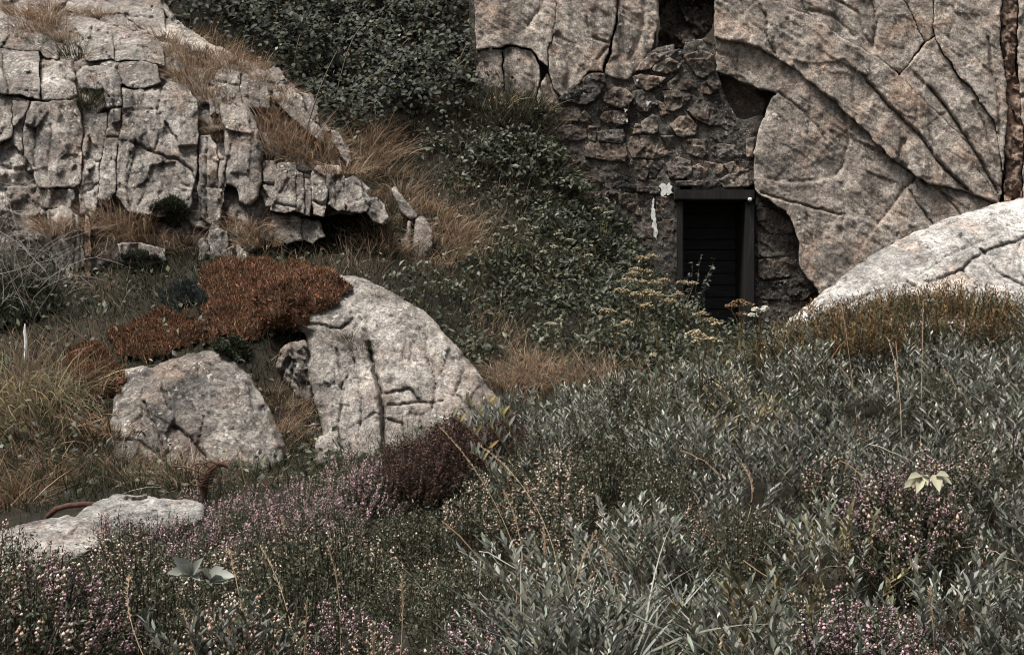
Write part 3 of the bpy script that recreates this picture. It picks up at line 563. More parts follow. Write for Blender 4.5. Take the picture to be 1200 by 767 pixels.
mb = MB(); p = P(878.5, 234, 17.2); tube(mb, [p + (0, .03, 0), p, p + (0, -.025, 0), p + (0, -.04, 0)], [.012, .02, .028, .012], 0, 10); part_of(link('insulator_knob', mb.mesh('insulator_knob', M['white'])), door)

# ---- boulders
def boulder(name, label, poly, D, mat, **k):
    kk = dict(lean=.55, r=14, top_r=40, thick=.9, amp=.05, chip=.03, cell=(40, 50), step=1.7, warp=4, smooth=2, taper=.8); kk.update(k)
    return tag(rock(name, poly, D, mat, **kk), label, 'boulder')
boulder('boulder', 'large grey boulder with a long vertical crack, half covered by rust-brown moss', [(300, 346), (340, 330), (398, 322), (425, 325), (452, 338), (480, 354), (503, 368), (522, 390), (548, 420), (574, 455), (600, 488), (608, 530), (560, 548), (450, 556), (384, 548), (378, 500), (368, 470), (362, 440), (358, 392), (345, 385), (310, 385)], 12.05, 'boulder', lean=.75, r=10, top_r=26, seed=31,
        cracks=[([(432, 402), (438, 430), (447, 460), (449, 490), (450, 545)], 2.4, .16, -.05, 25), ([(395, 410), (402, 450), (398, 500), (404, 540)], 1.5, .05), ([(415, 420), (424, 470), (420, 520)], 1.3, .04), ([(362, 380), (400, 385), (415, 375)], 2, .06, -.04, 14), ([(450, 462), (480, 455), (492, 470)], 1.5, .05), ([(500, 380), (502, 420), (512, 450), (508, 480)], 2, .05, .03), ([(545, 430), (535, 460), (552, 480)], 1.4, .04), ([(452, 490), (470, 495), (478, 515)], 1.4, .06), ([(455, 475), (520, 470)], 1.2, .04)])
boulder('boulder', 'grey boulder with swirling pale crust behind the rusted iron post', [(126, 505), (131, 475), (144, 446), (148, 433), (165, 428), (178, 432), (192, 423), (217, 416), (246, 410), (271, 419), (291, 437), (306, 461), (326, 500), (337, 524), (330, 552), (240, 566), (150, 562), (130, 545)], 11.2, 'boulder', seed=32, lean=.6, r=10, top_r=34,
        cracks=[([(168, 470), (180, 495), (195, 530), (192, 548)], 1.6, .06), ([(205, 498), (225, 515), (250, 545)], 1.8, .06, .03), ([(130, 515), (160, 515), (185, 532)], 1.5, .05), ([(195, 432), (190, 455), (200, 480)], 2, .04), ([(240, 425), (262, 438)], 2, .05)])
boulder('boulder', 'jagged broken rock wedged between the two grey boulders', [(322, 428), (331, 404), (344, 399), (359, 396), (364, 440), (366, 480), (354, 478), (345, 458), (334, 448)], 12.1, 'boulder', seed=33, r=4, top_r=4, chip=.07, cell=(12, 14), lean=.3)
boulder('boulder', 'small grey stone at the foot of the cracked boulder', [(368, 520), (376, 508), (388, 514), (396, 526), (394, 545), (370, 545)], 11.2, 'boulder', seed=34, r=5, top_r=5, thick=.3)
boulder('boulder', 'small pale stone leaning on the crusted boulder', [(294, 540), (300, 527), (311, 527), (315, 540), (310, 552), (296, 552)], 10.8, 'boulder', seed=35, r=5, top_r=5, thick=.3)
boulder('boulder', 'long smooth whitish rock hump rising behind golden brown shrubs', [(890, 408), (912, 388), (935, 365), (970, 337), (1010, 306), (1060, 277), (1120, 252), (1200, 230), (1300, 210), (1400, 200), (1400, 430), (890, 430)], 10.9, 'pale', lean=1.3, r=8, top_r=26, thick=1.6, amp=.05, chip=.03, cell=(60, 40), seed=36, step=1.9,
        cracks=[([(1230, 262), (1190, 283), (1160, 292), (1140, 302), (1128, 316), (1100, 326)], 1.3, .045, -.03, 30), ([(1150, 292), (1165, 318), (1200, 335)], 2, .06), ([(1128, 316), (1140, 335)], 1.5, .05), ([(1060, 300), (1100, 288), (1150, 270)], 2, .02, -.02, 20), ([(1075, 325), (1110, 300), (1170, 275)], 1.2, .03), ([(960, 372), (990, 358), (1020, 345)], 2, .05, -.04, 15), ([(1195, 285), (1200, 330)], 1.5, .05)])
boulder('boulder', 'flat whitish rock slab tilted among heather at the bottom', [(-120, 690), (-40, 640), (0, 622), (40, 610), (75, 604), (105, 603), (128, 612), (126, 636), (60, 668), (0, 690), (-120, 740)], 7.5, 'flat_pale', lean=2.6, r=6, top_r=6, thick=1.0, amp=.03, chip=.02, seed=37, cracks=[([(20, 625), (70, 632), (120, 622)], 2, .03)])
boulder('boulder', 'flat whitish rock slab with a dark hollow on its crest', [(82, 614), (95, 597), (118, 585), (140, 578.5), (172, 580), (200, 585), (228, 584.5), (240, 592), (238, 612), (150, 628), (110, 645), (86, 640)], 8.1, 'flat_pale', lean=2.6, r=4, top_r=5, thick=.9, amp=.025, chip=.02, seed=38, cracks=[([(148, 586), (172, 584.5)], 3.0, .10), ([(150, 582), (190, 592), (225, 590)], 1.5, .03)])
bpy.context.view_layer.update()
# ------------------------------------------------------------------ plants
DG = bpy.context.evaluated_depsgraph_get()
def ray(x, y, dmin=0.):
    d = Vector(((x - CX) / F, 1, (CY - y) / F)).normalized()
    ok, loc, nor, idx, ob, mt = sc.ray_cast(DG, d * dmin, d)
    return (np.array(loc), np.array(nor)) if ok else (None, None)
def ray_many(q):
    L_, N_ = [], []
    for x, y in q:
        a, b = ray(x, y)
        if a is not None and a[1] < 22: L_.append(a); N_.append(b)
    return np.array(L_), np.array(N_)
def px_in(poly, n):
    poly = np.asarray(poly, float); lo, hi = poly.min(0), poly.max(0); out = []
    while sum(map(len, out)) < n:
        q = rng.uniform(lo, hi, (n * 2, 2)); out.append(q[in_poly(q, poly)])
    return np.concatenate(out)[:n]
def ground_pts(n, xr, yr, pxr=(-160, 1360)):
    x = rng.uniform(*xr, n); y = rng.uniform(*yr, n); z = H(x, y)
    p = np.stack([x, y, z], 1); q = to_px(p); k = (q[:, 0] > pxr[0]) & (q[:, 0] < pxr[1])
    p = p[k]; q = q[k]; nn = Hn(p[:, 0], p[:, 1])
    rep = np.minimum(1 / nn[:, 2], 3.); k = rng.uniform(size=len(p)) < rep / 3
    return p[k], q[k], nn[k]
def blob(q, spots):
    s = np.zeros(len(q))
    for x, y, rx, ry, w in spots: s = np.maximum(s, w * np.exp(-(((q[:, 0] - x) / rx) ** 2 + ((q[:, 1] - y) / ry) ** 2)))
    return s
def n01(p, f, o=3): return (fbm(p * f, o) * .9 + .5).clip(0, 1)
G_DARK = [(.026, .032, .018), (.045, .052, .03), (.066, .073, .046), (.036, .042, .026)]
G_OLIVE = [(.085, .08, .045), (.12, .105, .06), (.065, .066, .04)]
TAN = [(.44, .34, .24), (.35, .255, .175), (.54, .44, .33), (.25, .175, .115)]
ORANGE = [(.33, .22, .14), (.25, .16, .10), (.42, .30, .20)]
GREY = [(.16, .168, .138), (.245, .253, .215), (.085, .092, .068), (.40, .402, .352), (.13, .122, .08)]
RUST = [(.20, .095, .055), (.28, .145, .087), (.115, .056, .034), (.38, .225, .15), (.10, .08, .045)]

# --- bramble thicket on the bank above the crag
ZB = [(185, -60), (565, -60), (562, 40), (556, 118), (525, 130), (485, 140), (440, 150), (395, 155), (378, 140), (345, 95), (300, 68), (248, 42), (200, 20)]
p, q, nn = ground_pts(110000, (-5, 1), (15.5, 21)); k = in_poly(q + rng.normal(size=q.shape) * 14, ZB); p, nn = p[k], nn[k]
mb = MB(); n = min(len(p), 20000); p, nn = p[:n], nn[:n]
lump = n01(p, 1.6); h = rng.uniform(0, 1, (n, 1)) ** .6 * (.1 + .85 * lump[:, None] ** 1.5)
pp = p + nn * h + rng.normal(size=(n, 3)) * .03
fn = norm(nn * .5 + np.array([-.15, -.5, .55]) + rng.normal(size=(n, 3)) * .45)
c = pick(G_DARK + [(.055, .062, .045), (.02, .02, .014), (.05, .06, .035)], n, .35) * (.4 + .6 * n01(p, 4)[:, None])
leaves(mb, pp, norm(np.cross(fn, rng.normal(size=(n, 3)))), fn, rng.uniform(.045, .095, n), rng.uniform(.035, .065, n), c, .14, .2)
k = rng.uniform(size=n) < .09; m_ = k.sum()
leaves(mb, pp[k] + nn[k] * .04, rdir(m_, .2), rdir(m_, .8), .06, .04, pick([(.2, .16, .07), (.16, .10, .045), (.15, .16, .11), (.22, .22, .17)], m_), .1, .2, True)
tag(link('bramble_thicket', mb.mesh('bramble_thicket', M['gloss'])), 'dense dark-leaved bramble thicket covering the bank above the crag', 'bramble', kind='stuff')
mbs = []
for x0, y0, x1, y1, up in [(395, 110, 425, 30, 20), (430, 60, 405, 40, 14), (360, 150, 395, 60, 4), (470, 60, 520, 45, 18), (455, 85, 480, 45, 8), (540, 60, 500, 20, 12), (505, 120, 545, 70, 6), (375, 60, 390, 85, 8), (420, 120, 460, 70, 2), (330, 40, 360, 20, 12), (480, 100, 530, 100, 14), (520, 75, 495, 105, 8), (250, 35, 275, 5, 4), (300, 60, 330, 25, 6), (285, 20, 320, 8, 8), (345, 90, 352, 40, 4), (440, 30, 470, 5, 8), (400, 130, 430, 95, 6), (460, 120, 440, 80, 5), (490, 75, 470, 30, 5), (530, 100, 548, 50, 5), (535, 120, 515, 85, 6), (380, 30, 350, 5, 6), (450, 100, 490, 85, 8)]:
    a, _ = ray(x0, y0)
    if a is None: continue
    b = P(x1, y1, a[1] - .25); t = np.linspace(0, 1, 9)[:, None]; a = a - (0, .05, .03)
    pts = a * (1 - t) + b * t + np.array([0, -.15, up / F * 17]) * (4 * t * (1 - t)) * .6
    mb = MB(); tube(mb, pts, .008, .004, 4, (.16, .14, .105))
    tag(link('bramble_cane', mb.mesh('bramble_cane', M['twig'])), 'thin pale bramble cane arching over the dark thicket', 'cane', 'pale canes arching out of the bramble thicket')

# --- grass and herbs on the slope, by ground position
TANS = [(440, 160, 38, 45, 1), (480, 232, 25, 30, .7), (545, 278, 55, 28, .8), (420, 300, 70, 25, .7), (625, 440, 60, 30, 1), (590, 405, 35, 30, .55), (60, 445, 80, 35, 1), (20, 480, 70, 45, .9), (140, 275, 70, 25, 1), (100, 485, 45, 30, .5), (345, 485, 30, 40, .9), (605, 122, 45, 10, .7), (330, 285, 45, 25, .6), (690, 440, 45, 20, .8), (280, 62, 60, 30, 1), (235, 60, 40, 40, 1), (120, 330, 40, 25, .5), (500, 310, 40, 20, .5), (520, 205, 25, 25, .4), (30, 545, 40, 20, .3)]
p, q, nn = ground_pts(330000, (-7.5, 6.5), (9.6, 18.0)); k = ~in_poly(q, ZB) & (q[:, 1] < 620); p, q, nn = p[k], q[k], nn[k]
n = min(len(p), 75000); p, q, nn = p[:n], q[:n], nn[:n]; print('slope blades', n)
tn = (blob(q, TANS) + (n01(p, .9) - .5) * .6).clip(0, 1); isn = rng.uniform(size=n) < tn * .95
c = np.where(isn[:, None], pick(TAN + ORANGE, n), pick(G_DARK + G_DARK + G_OLIVE, n, .3))
down = np.stack([nn[:, 0], nn[:, 1], -np.full(n, .25)], 1)
mb = MB(); L = rng.uniform(.07, .2, n) * (.7 + .9 * n01(p + 40, 1.5)) * np.where(isn, 1.25, 1.)
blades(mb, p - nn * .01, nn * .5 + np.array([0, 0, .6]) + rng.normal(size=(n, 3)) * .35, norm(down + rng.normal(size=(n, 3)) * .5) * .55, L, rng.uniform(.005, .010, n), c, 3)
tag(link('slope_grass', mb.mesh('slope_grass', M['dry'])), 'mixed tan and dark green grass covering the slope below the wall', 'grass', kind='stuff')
# herbs
p, q, nn = ground_pts(260000, (-7.5, 6.5), (9.8, 18.0)); tn = (blob(q, TANS) + (n01(p, .9) - .5) * .6).clip(0, 1)
lush = blob(q, [(690, 320, 130, 90, 1), (610, 210, 70, 80, 1), (560, 170, 50, 40, .9), (640, 160, 40, 40, .9), (760, 380, 90, 60, 1), (600, 350, 60, 50, .8), (40, 330, 60, 50, .8), (60, 520, 90, 40, .45), (330, 540, 60, 30, .7), (430, 280, 60, 20, .5), (500, 340, 40, 30, .5), (540, 410, 40, 40, .7), (960, 410, 120, 40, .8)])
k = ~in_poly(q, ZB) & (rng.uniform(size=len(p)) < (lush + .12) * (1 - tn * .8)) & (q[:, 1] < 620); p, q, nn = p[k], q[k], nn[k]
n = min(len(p), 26000); p, q, nn = p[:n], q[:n], nn[:n]; print('herb leaves', n)
h = rng.uniform(0, 1, (n, 1)) * (.06 + .32 * n01(p + 7, 1.7)[:, None]) * (.5 + lush[k][:n, None])
fn = norm(nn * .4 + np.array([-.1, -.35, .6]) + rng.normal(size=(n, 3)) * .5)
c = pick(G_DARK + G_DARK + [(.075, .085, .055), (.12, .13, .085), (.12, .11, .06), (.17, .17, .125)], n, .3) * (.6 + .6 * n01(p + 3, 2.5)[:, None])
mb = MB(); leaves(mb, p + np.array([0, 0, 1]) * h + rng.normal(size=(n, 3)) * .025, rdir(n, .25), fn, rng.uniform(.035, .085, n), rng.uniform(.018, .05, n), c, .16, .2, True)
k = rng.uniform(size=n) < .012
leaves(mb, p[k] + np.array([0, -.02, .1]) + np.array([0, 0, 1]) * h[k], rdir(k.sum(), .4), rdir(k.sum(), .5), .045, .028, pick([(.22, .2, .09), (.25, .22, .16)], k.sum()), .15, .2, True)
tag(link('slope_herbs', mb.mesh('slope_herbs', M['leaf'])), 'dark leafy herbs and ivy growing over the slope left of the doorway', 'herbs', kind='stuff')

# --- grass tufts: one mesh per look, copied
def tuft_mesh(name, cols, n, L0, L1, spread, droop, w=(.004, .008), seg=4, mat='dry'):
    mb = MB(); a = rng.uniform(0, 2 * math.pi, n); r = np.sqrt(rng.uniform(0, 1, n)) * spread * .35
    p = np.stack([np.cos(a) * r, np.sin(a) * r, np.full(n, -.02)], 1)
    out = np.stack([np.cos(a), np.sin(a), a * 0], 1)
    t = out * rng.uniform(.1, 1., (n, 1)) * spread * 2 + np.array([0, 0, 1.]) + rng.normal(size=(n, 3)) * .18
    bend = out * rng.uniform(.1, .5, (n, 1)) - np.array([0, 0, 1]) * rng.uniform(.2, 1., (n, 1)) * droop + rng.normal(size=(n, 3)) * .12
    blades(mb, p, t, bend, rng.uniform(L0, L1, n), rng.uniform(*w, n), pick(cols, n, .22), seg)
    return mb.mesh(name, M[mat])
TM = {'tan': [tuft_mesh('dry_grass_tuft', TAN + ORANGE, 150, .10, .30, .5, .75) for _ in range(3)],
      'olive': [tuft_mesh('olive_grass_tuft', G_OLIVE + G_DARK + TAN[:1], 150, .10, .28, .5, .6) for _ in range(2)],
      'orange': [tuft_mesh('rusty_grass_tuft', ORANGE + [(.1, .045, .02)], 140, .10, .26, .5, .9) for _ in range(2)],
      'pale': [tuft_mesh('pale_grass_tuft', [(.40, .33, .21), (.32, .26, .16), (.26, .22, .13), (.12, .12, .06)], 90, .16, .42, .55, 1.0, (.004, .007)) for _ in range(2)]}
NAME = {'tan': 'dry_grass_tuft', 'olive': 'olive_grass_tuft', 'orange': 'rusty_grass_tuft', 'pale': 'pale_grass_tuft'}
def tuft(x, y, look, size, label, group):
    a, b = ray(x, y)
    if a is None: return
    o = link(NAME[look], random.choice(TM[look])); o.location = Vector(a - np.array([0, -.03, .02])); s = size / .21 * random.uniform(.85, 1.15)
    o.scale = (s, s, s); o.rotation_euler = (random.uniform(.0, .3), random.uniform(-.2, .2), random.uniform(0, 6.28)); tag(o, label, 'grass tuft', group)
LT = 'tan dry grass tuft hanging on a ledge of the big crag'; GT = 'dry grass tufts on the ledges of the crag'
for x, y, s in [(18, 14, .2), (30, 14, .22), (42, 20, .24), (55, 24, .24), (66, 26, .2), (36, 30, .2), (50, 36, .2), (70, 36, .2), (62, 14, .18), (78, 48, .16), (100, 17, .16), (112, 18, .16), (122, 20, .18), (150, 28, .12), (165, 34, .12), (74, 44, .15),
                (200, 46, .2), (210, 62, .18), (218, 50, .2), (225, 62, .2), (232, 74, .22), (228, 86, .24), (222, 94, .22), (236, 96, .24), (240, 106, .22), (248, 112, .18), (244, 76, .2), (252, 78, .2), (262, 76, .2), (272, 78, .18), (196, 62, .18), (200, 76, .18), (206, 88, .18), (300, 78, .16), (306, 90, .16), (288, 76, .18),
                (250, 150, .16), (258, 160, .14), (248, 140, .16), (268, 118, .12),
                (308, 138, .22), (318, 146, .24), (330, 158, .24), (342, 166, .24), (354, 172, .24), (366, 178, .22), (378, 184, .22), (388, 190, .2), (398, 198, .18), (312, 160, .22), (322, 172, .22), (336, 178, .22), (350, 184, .2), (326, 132, .2), (344, 152, .2), (362, 164, .2), (318, 185, .18), (410, 200, .18), (330, 115, .14),
                (104, 262, .16), (116, 258, .2), (128, 258, .22), (140, 260, .22), (152, 262, .22), (164, 264, .2), (120, 272, .2), (135, 276, .2), (150, 278, .2), (168, 280, .2), (185, 284, .22), (198, 290, .2), (175, 270, .2), (110, 285, .2), (118, 298, .2), (60, 265, .18), (72, 272, .2), (215, 280, .2), (222, 295, .18), (280, 262, .2), (292, 258, .2), (300, 268, .2), (310, 282, .2), (288, 280, .2)]:
    w_ = 'on the summit ledge of the big crag' if x < 180 and y < 60 else 'on the crag shoulder below the bramble thicket' if y < 125 else 'at the foot of the crag face' if y > 255 else 'above the row of split blocks on the crag'
    tuft(x, y, 'tan', s * 1.3, 'tan dry grass tuft ' + w_, 'dry grass ' + w_)
for x, y, s in [(98, 112, .26), (108, 118, .26), (116, 112, .22), (104, 126, .18), (84, 64, .24), (92, 66, .22), (46, 48, .18), (28, 44, .14), (232, 64, .18), (248, 68, .2), (275, 62, .22), (290, 66, .18), (198, 58, .16), (238, 108, .2), (340, 160, .18)]:
    tuft(x, y, 'olive', s, 'olive and straw coloured grass tuft lodged in a crack of the crag', 'olive grass tufts in the cracks of the crag')
for x, y, s in [(64, 268, .24), (74, 262, .2), (252, 60, .22), (262, 56, .22), (246, 50, .2), (282, 70, .2), (330, 100, .18), (340, 106, .18), (350, 110, .14), (404, 205, .2), (420, 205, .2), (432, 225, .2), (384, 160, .18)]:
    tuft(x, y, 'orange', s, 'rust orange grass tuft at the edge of the crag', 'rusty grass tufts at the edge of the crag')
for x, y, s in [(420, 165, .34), (432, 175, .36), (442, 160, .36), (428, 188, .3), (450, 180, .3), (438, 196, .28), (416, 182, .3), (452, 200, .26), (446, 145, .3), (425, 150, .3), (460, 170, .26)]:
    tuft(x, y, 'tan', s, 'tall tan grass tuft in the patch below the bramble thicket', 'tall tan grass below the thicket')
for x, y, s in [(466, 242, .3), (474, 262, .26), (458, 258, .3), (450, 275, .3), (456, 292, .26), (498, 246, .26), (508, 254, .26), (518, 264, .28), (528, 272, .28), (540, 282, .26), (552, 292, .24), (514, 285, .26), (522, 300, .26), (470, 225, .26), (440, 290, .26), (505, 308, .26), (488, 238, .22)]:
    tuft(x, y, 'tan', s, 'brown grass tuft hanging round the small split rock', 'brown grass round the split rock')
for x, y, s in [(600, 440, .28), (612, 430, .28), (625, 440, .3), (640, 446, .28), (610, 455, .26), (595, 455, .24), (655, 452, .26), (630, 425, .24), (675, 448, .24), (690, 440, .24), (703, 446, .22), (590, 470, .2), (580, 440, .22)]:
    tuft(x, y, 'tan', s, 'fox-brown dry grass tuft between the cracked boulder and the silvery shrubs', 'dry grass right of the cracked boulder')
for x, y, s in [(10, 440, .5), (25, 452, .55), (40, 462, .55), (60, 458, .5), (5, 470, .55), (20, 485, .55), (48, 480, .5), (75, 470, .45), (90, 465, .4), (30, 500, .5), (-20, 460, .55), (62, 492, .45), (8, 505, .5)]:
    tuft(x, y, 'pale', s * .68, 'long pale bent grass clump beside the bare twiggy shrub', 'long pale grass left of the boulders')
for k in range(70):
    tuft(*((random.uniform(-20, 345), random.uniform(545, 570)) if k < 50 else (random.uniform(-20, 60), random.uniform(568, 590))), random.choice(['olive', 'olive', 'tan', 'orange']), random.uniform(.16, .28), 'brownish grass tuft in the hollow behind the flat whitish slabs', 'grass in the hollow behind the whitish slabs')
for k in range(26):
    tuft(random.uniform(-10, 135), random.uniform(495, 550), random.choice(['olive', 'olive', 'orange']), random.uniform(.18, .3), 'dark grass tuft left of the crusted boulder', 'dark grass left of the crusted boulder')
for x, y, s in [(330, 470, .22), (338, 485, .24), (345, 500, .2), (325, 500, .2), (318, 455, .18), (350, 515, .18)]:
    tuft(x, y, 'tan', s, 'tan grass tuft in the gap between the two grey boulders', 'grass between the boulders')
for x, y, s in [(414, 398, .16), (422, 404, .14), (407, 392, .12)]:
    tuft(x, y, 'olive', s, 'small olive grass tuft growing in the boulder crack', 'grass tufts on the cracked boulder')
tuft(440, 345, 'tan', .12, 'tiny tan grass tuft on the crest of the cracked boulder', None)
for x, y, s in [(565, 124, .3), (580, 120, .3), (595, 118, .3), (610, 120, .3), (625, 122, .3), (640, 126, .28), (572, 135, .3), (600, 135, .3), (630, 138, .3), (650, 140, .22)]:
    tuft(x, y + 4, 'olive', s, 'olive grass tuft at the foot of the pale cliff slabs', 'grass along the foot of the cliff')

# --- moss cushions and low shrubs draped over ground and rock
def cushion(name, poly, cols, label, cat, thick=.10, n=9000, L=(.02, .05), W=(.006, .012), group=None, up=.6, step=3., mat='matt', lump=1.1):
    pl = densify(poly, 3., 16., 13., 1); lo, hi = pl.min(0), pl.max(0)
    us, vs = np.arange(lo[0], hi[0] + step, step), np.arange(lo[1], hi[1] + step, step)
    U, V = np.meshgrid(us, vs); q = np.stack([U.ravel(), V.ravel()], 1); ins = in_poly(q, pl); d, _, _ = seg_dist(q, pl)
    pos = np.zeros((len(q), 3)); ok = np.zeros(len(q), bool); nor = np.zeros((len(q), 3))
    for i in np.nonzero(ins)[0]:
        a, b = ray(*q[i])
        if a is not None: pos[i] = a; nor[i] = b; ok[i] = True
    med = np.median(pos[ok, 1]); ok &= np.abs(pos[:, 1] - med) < 2.2
    nr = norm(nor * .5 + np.array([0, -.35, .5]))
    hgt = thick * np.sqrt((d / (thick * 110)).clip(0, 1)) * (1 - lump / 2 + lump * n01(pos, 4.5)) 
    pts = pos + nr * hgt[:, None]
    Wd = len(us); i0 = (np.arange(len(vs) - 1)[:, None] * Wd + np.arange(Wd - 1)[None]).ravel()
    qd = np.stack([i0, i0 + Wd, i0 + Wd + 1, i0 + 1], 1); qd = qd[ok[qd].all(1)]
    used = np.unique(qd); mp = np.full(len(q), -1); mp[used] = np.arange(len(used))
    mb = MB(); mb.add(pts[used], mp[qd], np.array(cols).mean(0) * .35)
    # sprigs spread over the cushion's own faces
    tri = mp[qd]; P4 = pts[used][tri]; area = np.linalg.norm(np.cross(P4[:, 2] - P4[:, 0], P4[:, 3] - P4[:, 1]), axis=1)
    area = np.minimum(area, np.percentile(area, 97)); fi = rng.choice(len(tri), n, p=area / area.sum()); w = rng.uniform(size=(n, 2))
    sp = (P4[fi, 0] * ((1 - w[:, :1]) * (1 - w[:, 1:])) + P4[fi, 1] * ((1 - w[:, :1]) * w[:, 1:]) + P4[fi, 2] * w[:, :1] * w[:, 1:] + P4[fi, 3] * w[:, :1] * (1 - w[:, 1:]))
    sn = nr[used][tri[fi, 0]]
    tone = (.55 + .9 * n01(sp, 5, 4))[:, None]
    leaves(mb, sp - sn * .008, sn + np.array([0, 0, up]) + rng.normal(size=(n, 3)) * .75, rdir(n, .2), rng.uniform(*L, n), rng.uniform(*W, n), pick(cols, n, .3) * tone, .15, .1, True)
    return tag(link(name, mb.mesh(name, M[mat])), label, cat, group)
MC = 'rust-brown moss cushion '
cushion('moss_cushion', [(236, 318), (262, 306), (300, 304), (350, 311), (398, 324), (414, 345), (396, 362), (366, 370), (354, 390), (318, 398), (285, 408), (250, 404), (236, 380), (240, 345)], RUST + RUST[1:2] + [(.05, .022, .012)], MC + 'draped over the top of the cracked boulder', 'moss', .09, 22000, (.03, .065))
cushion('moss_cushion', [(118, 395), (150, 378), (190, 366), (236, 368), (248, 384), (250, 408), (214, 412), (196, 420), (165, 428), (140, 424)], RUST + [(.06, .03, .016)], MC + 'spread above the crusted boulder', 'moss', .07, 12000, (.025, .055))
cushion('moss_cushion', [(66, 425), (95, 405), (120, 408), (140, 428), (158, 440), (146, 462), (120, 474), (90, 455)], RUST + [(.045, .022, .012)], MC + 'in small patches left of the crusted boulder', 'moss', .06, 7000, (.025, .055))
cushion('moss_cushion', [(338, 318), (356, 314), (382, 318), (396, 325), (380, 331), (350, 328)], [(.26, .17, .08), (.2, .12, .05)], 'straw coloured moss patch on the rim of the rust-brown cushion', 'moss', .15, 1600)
JG = [(.05, .058, .05), (.075, .085, .075), (.03, .036, .03), (.1, .11, .1)]
cushion('low_juniper', [(184, 350), (196, 338), (222, 336), (244, 348), (246, 362), (220, 364), (196, 362)], JG, 'grey-green juniper spreading beside the rust-brown moss', 'juniper', .13, 4500, (.03, .06))
cushion('low_juniper', [(136, 300), (150, 293), (178, 295), (190, 304), (186, 316), (150, 316)], G_DARK + JG[:2], 'dark juniper mat below the grassy crag ledge', 'juniper', .12, 4000, (.03, .06))
cushion('low_juniper', [(174, 252), (186, 240), (212, 238), (226, 250), (222, 266), (196, 270), (178, 266)], G_DARK, 'dark tufted juniper at the foot of the crag face', 'juniper', .16, 4500, (.04, .09))
cushion('low_juniper', [(240, 405), (268, 400), (292, 404), (298, 420), (284, 428), (262, 418)], G_DARK, 'dark ivy patch under the rim of the moss cushion', 'ivy', .10, 2500, (.03, .05), (.02, .04))
cushion('low_juniper', [(-60, 330), (20, 325), (60, 335), (78, 365), (40, 385), (-60, 385)], G_DARK, 'dark evergreen thicket under the bare twiggy shrub', 'juniper', .22, 6000, (.04, .08))
GOLD = [(.16, .105, .05), (.24, .155, .075), (.09, .07, .035), (.12, .07, .036), (.055, .05, .028), (.08, .08, .05)]

# --- foreground heath
def heather_mesh(cols_f, nflow, rad=.16, hgt=.24, ns=170, green=G_DARK):
    f, fl = MB(), MB(); a = rng.uniform(0, 6.28, ns); r = np.sqrt(rng.uniform(0, 1, ns)) * rad
    base = np.stack([np.cos(a) * r * .6, np.sin(a) * r * .6, np.full(ns, -.04)], 1)
    top = np.stack([np.cos(a) * r * 1.15, np.sin(a) * r * 1.15, hgt * (1.05 - .85 * (r / rad) ** 2) * rng.uniform(.8, 1.12, ns)], 1)
    t = norm(top - base); Ls = np.linalg.norm(top - base, axis=1)
    for k in range(0, ns, 3): tube(f, [base[k], base[k] * .4 + top[k] * .6 + rng.normal(size=3) * .006, top[k]], .0022, .001, 3, (.045, .032, .022))
    nl = 22; s = np.tile(np.linspace(.48, 1., nl), ns); i = np.repeat(np.arange(ns), nl)
    pp = base[i] + (top - base)[i] * s[:, None] + rng.normal(size=(len(i), 3)) * .006
    leaves(f, pp, t[i] * .7 + rng.normal(size=(len(i), 3)) * .7, rdir(len(i)), rng.uniform(.009, .018, len(i)), rng.uniform(.003, .006, len(i)), pick(green, len(i), .3), .15, .1, True)
    m_ = f.mesh('foliage', M['matt']); m2 = None
    if nflow:
        i = np.repeat(np.nonzero(rng.uniform(size=ns) < .42)[0], nflow); s = 1.03 - .34 * rng.uniform(0, 1, len(i))
        pp = base[i] + (top - base)[i] * s[:, None] + rng.normal(size=(len(i), 3)) * .0035
        beads(fl, pp, rng.uniform(.0026, .0044, len(i)), pick(cols_f, len(i), .25), 1.25); m2 = fl.mesh('flowers', M['matt'])
    return m_, m2
PINK = [(.50, .34, .37), (.40, .26, .29), (.60, .46, .47), (.26, .15, .155)]; FADED = [(.52, .41, .34), (.42, .31, .25), (.62, .52, .45), (.3, .2, .15)]; BROWNF = [(.12, .07, .062), (.085, .05, .042), (.2, .13, .11)]
G_HEATH = [(.034, .039, .025), (.07, .077, .052), (.065, .061, .036), (.16, .165, .12)]
HM = {'pink': [heather_mesh(PINK, 18, green=G_HEATH) for _ in range(2)], 'faded': [heather_mesh(FADED, 9, green=G_HEATH) for _ in range(3)], 'green': [heather_mesh(FADED, 1, green=G_HEATH) for _ in range(2)], 'brown': [heather_mesh(BROWNF, 14, green=[(.03, .02, .014), (.045, .03, .02)]) for _ in range(1)]}
HL = {'pink': 'heather dense with pink-mauve flowers', 'faded': 'dark heather sprinkled with faded buff flowers', 'green': 'dark green heather with hardly any flowers', 'brown': 'dark brown withered heather'}
MARK = [(60, 650, 90, 40, 'beside the flat whitish slabs'), (230, 670, 90, 40, 'around the pale lobed leaves'), (250, 605, 60, 25, 'in front of the rusted mooring post'), (390, 560, 70, 40, 'at the foot of the cracked boulder'), (510, 510, 60, 35, 'under the large-leaved willow sprig'), (700, 715, 90, 50, 'around the blue-grey grass clumps'), (660, 560, 90, 50, 'on the near edge of the silvery willow'), (1080, 600, 110, 80, 'beside the cream yellow leaves'), (1000, 735, 90, 50, 'beside the loose arching grass clump'), (1120, 420, 160, 60, 'among the golden brown shrubs'), (200, 750, 130, 40, 'under the arching seed-headed stalks'), (450, 700, 110, 60, 'between the lobed leaves and the grass clumps')]
HG = {'pink': 'pink flowering heather', 'faded': 'heather with faded flowers', 'green': 'dark green heather', 'brown': 'withered brown heather'}
def b_far(q): return q[1] < 640 and q[0] < 480
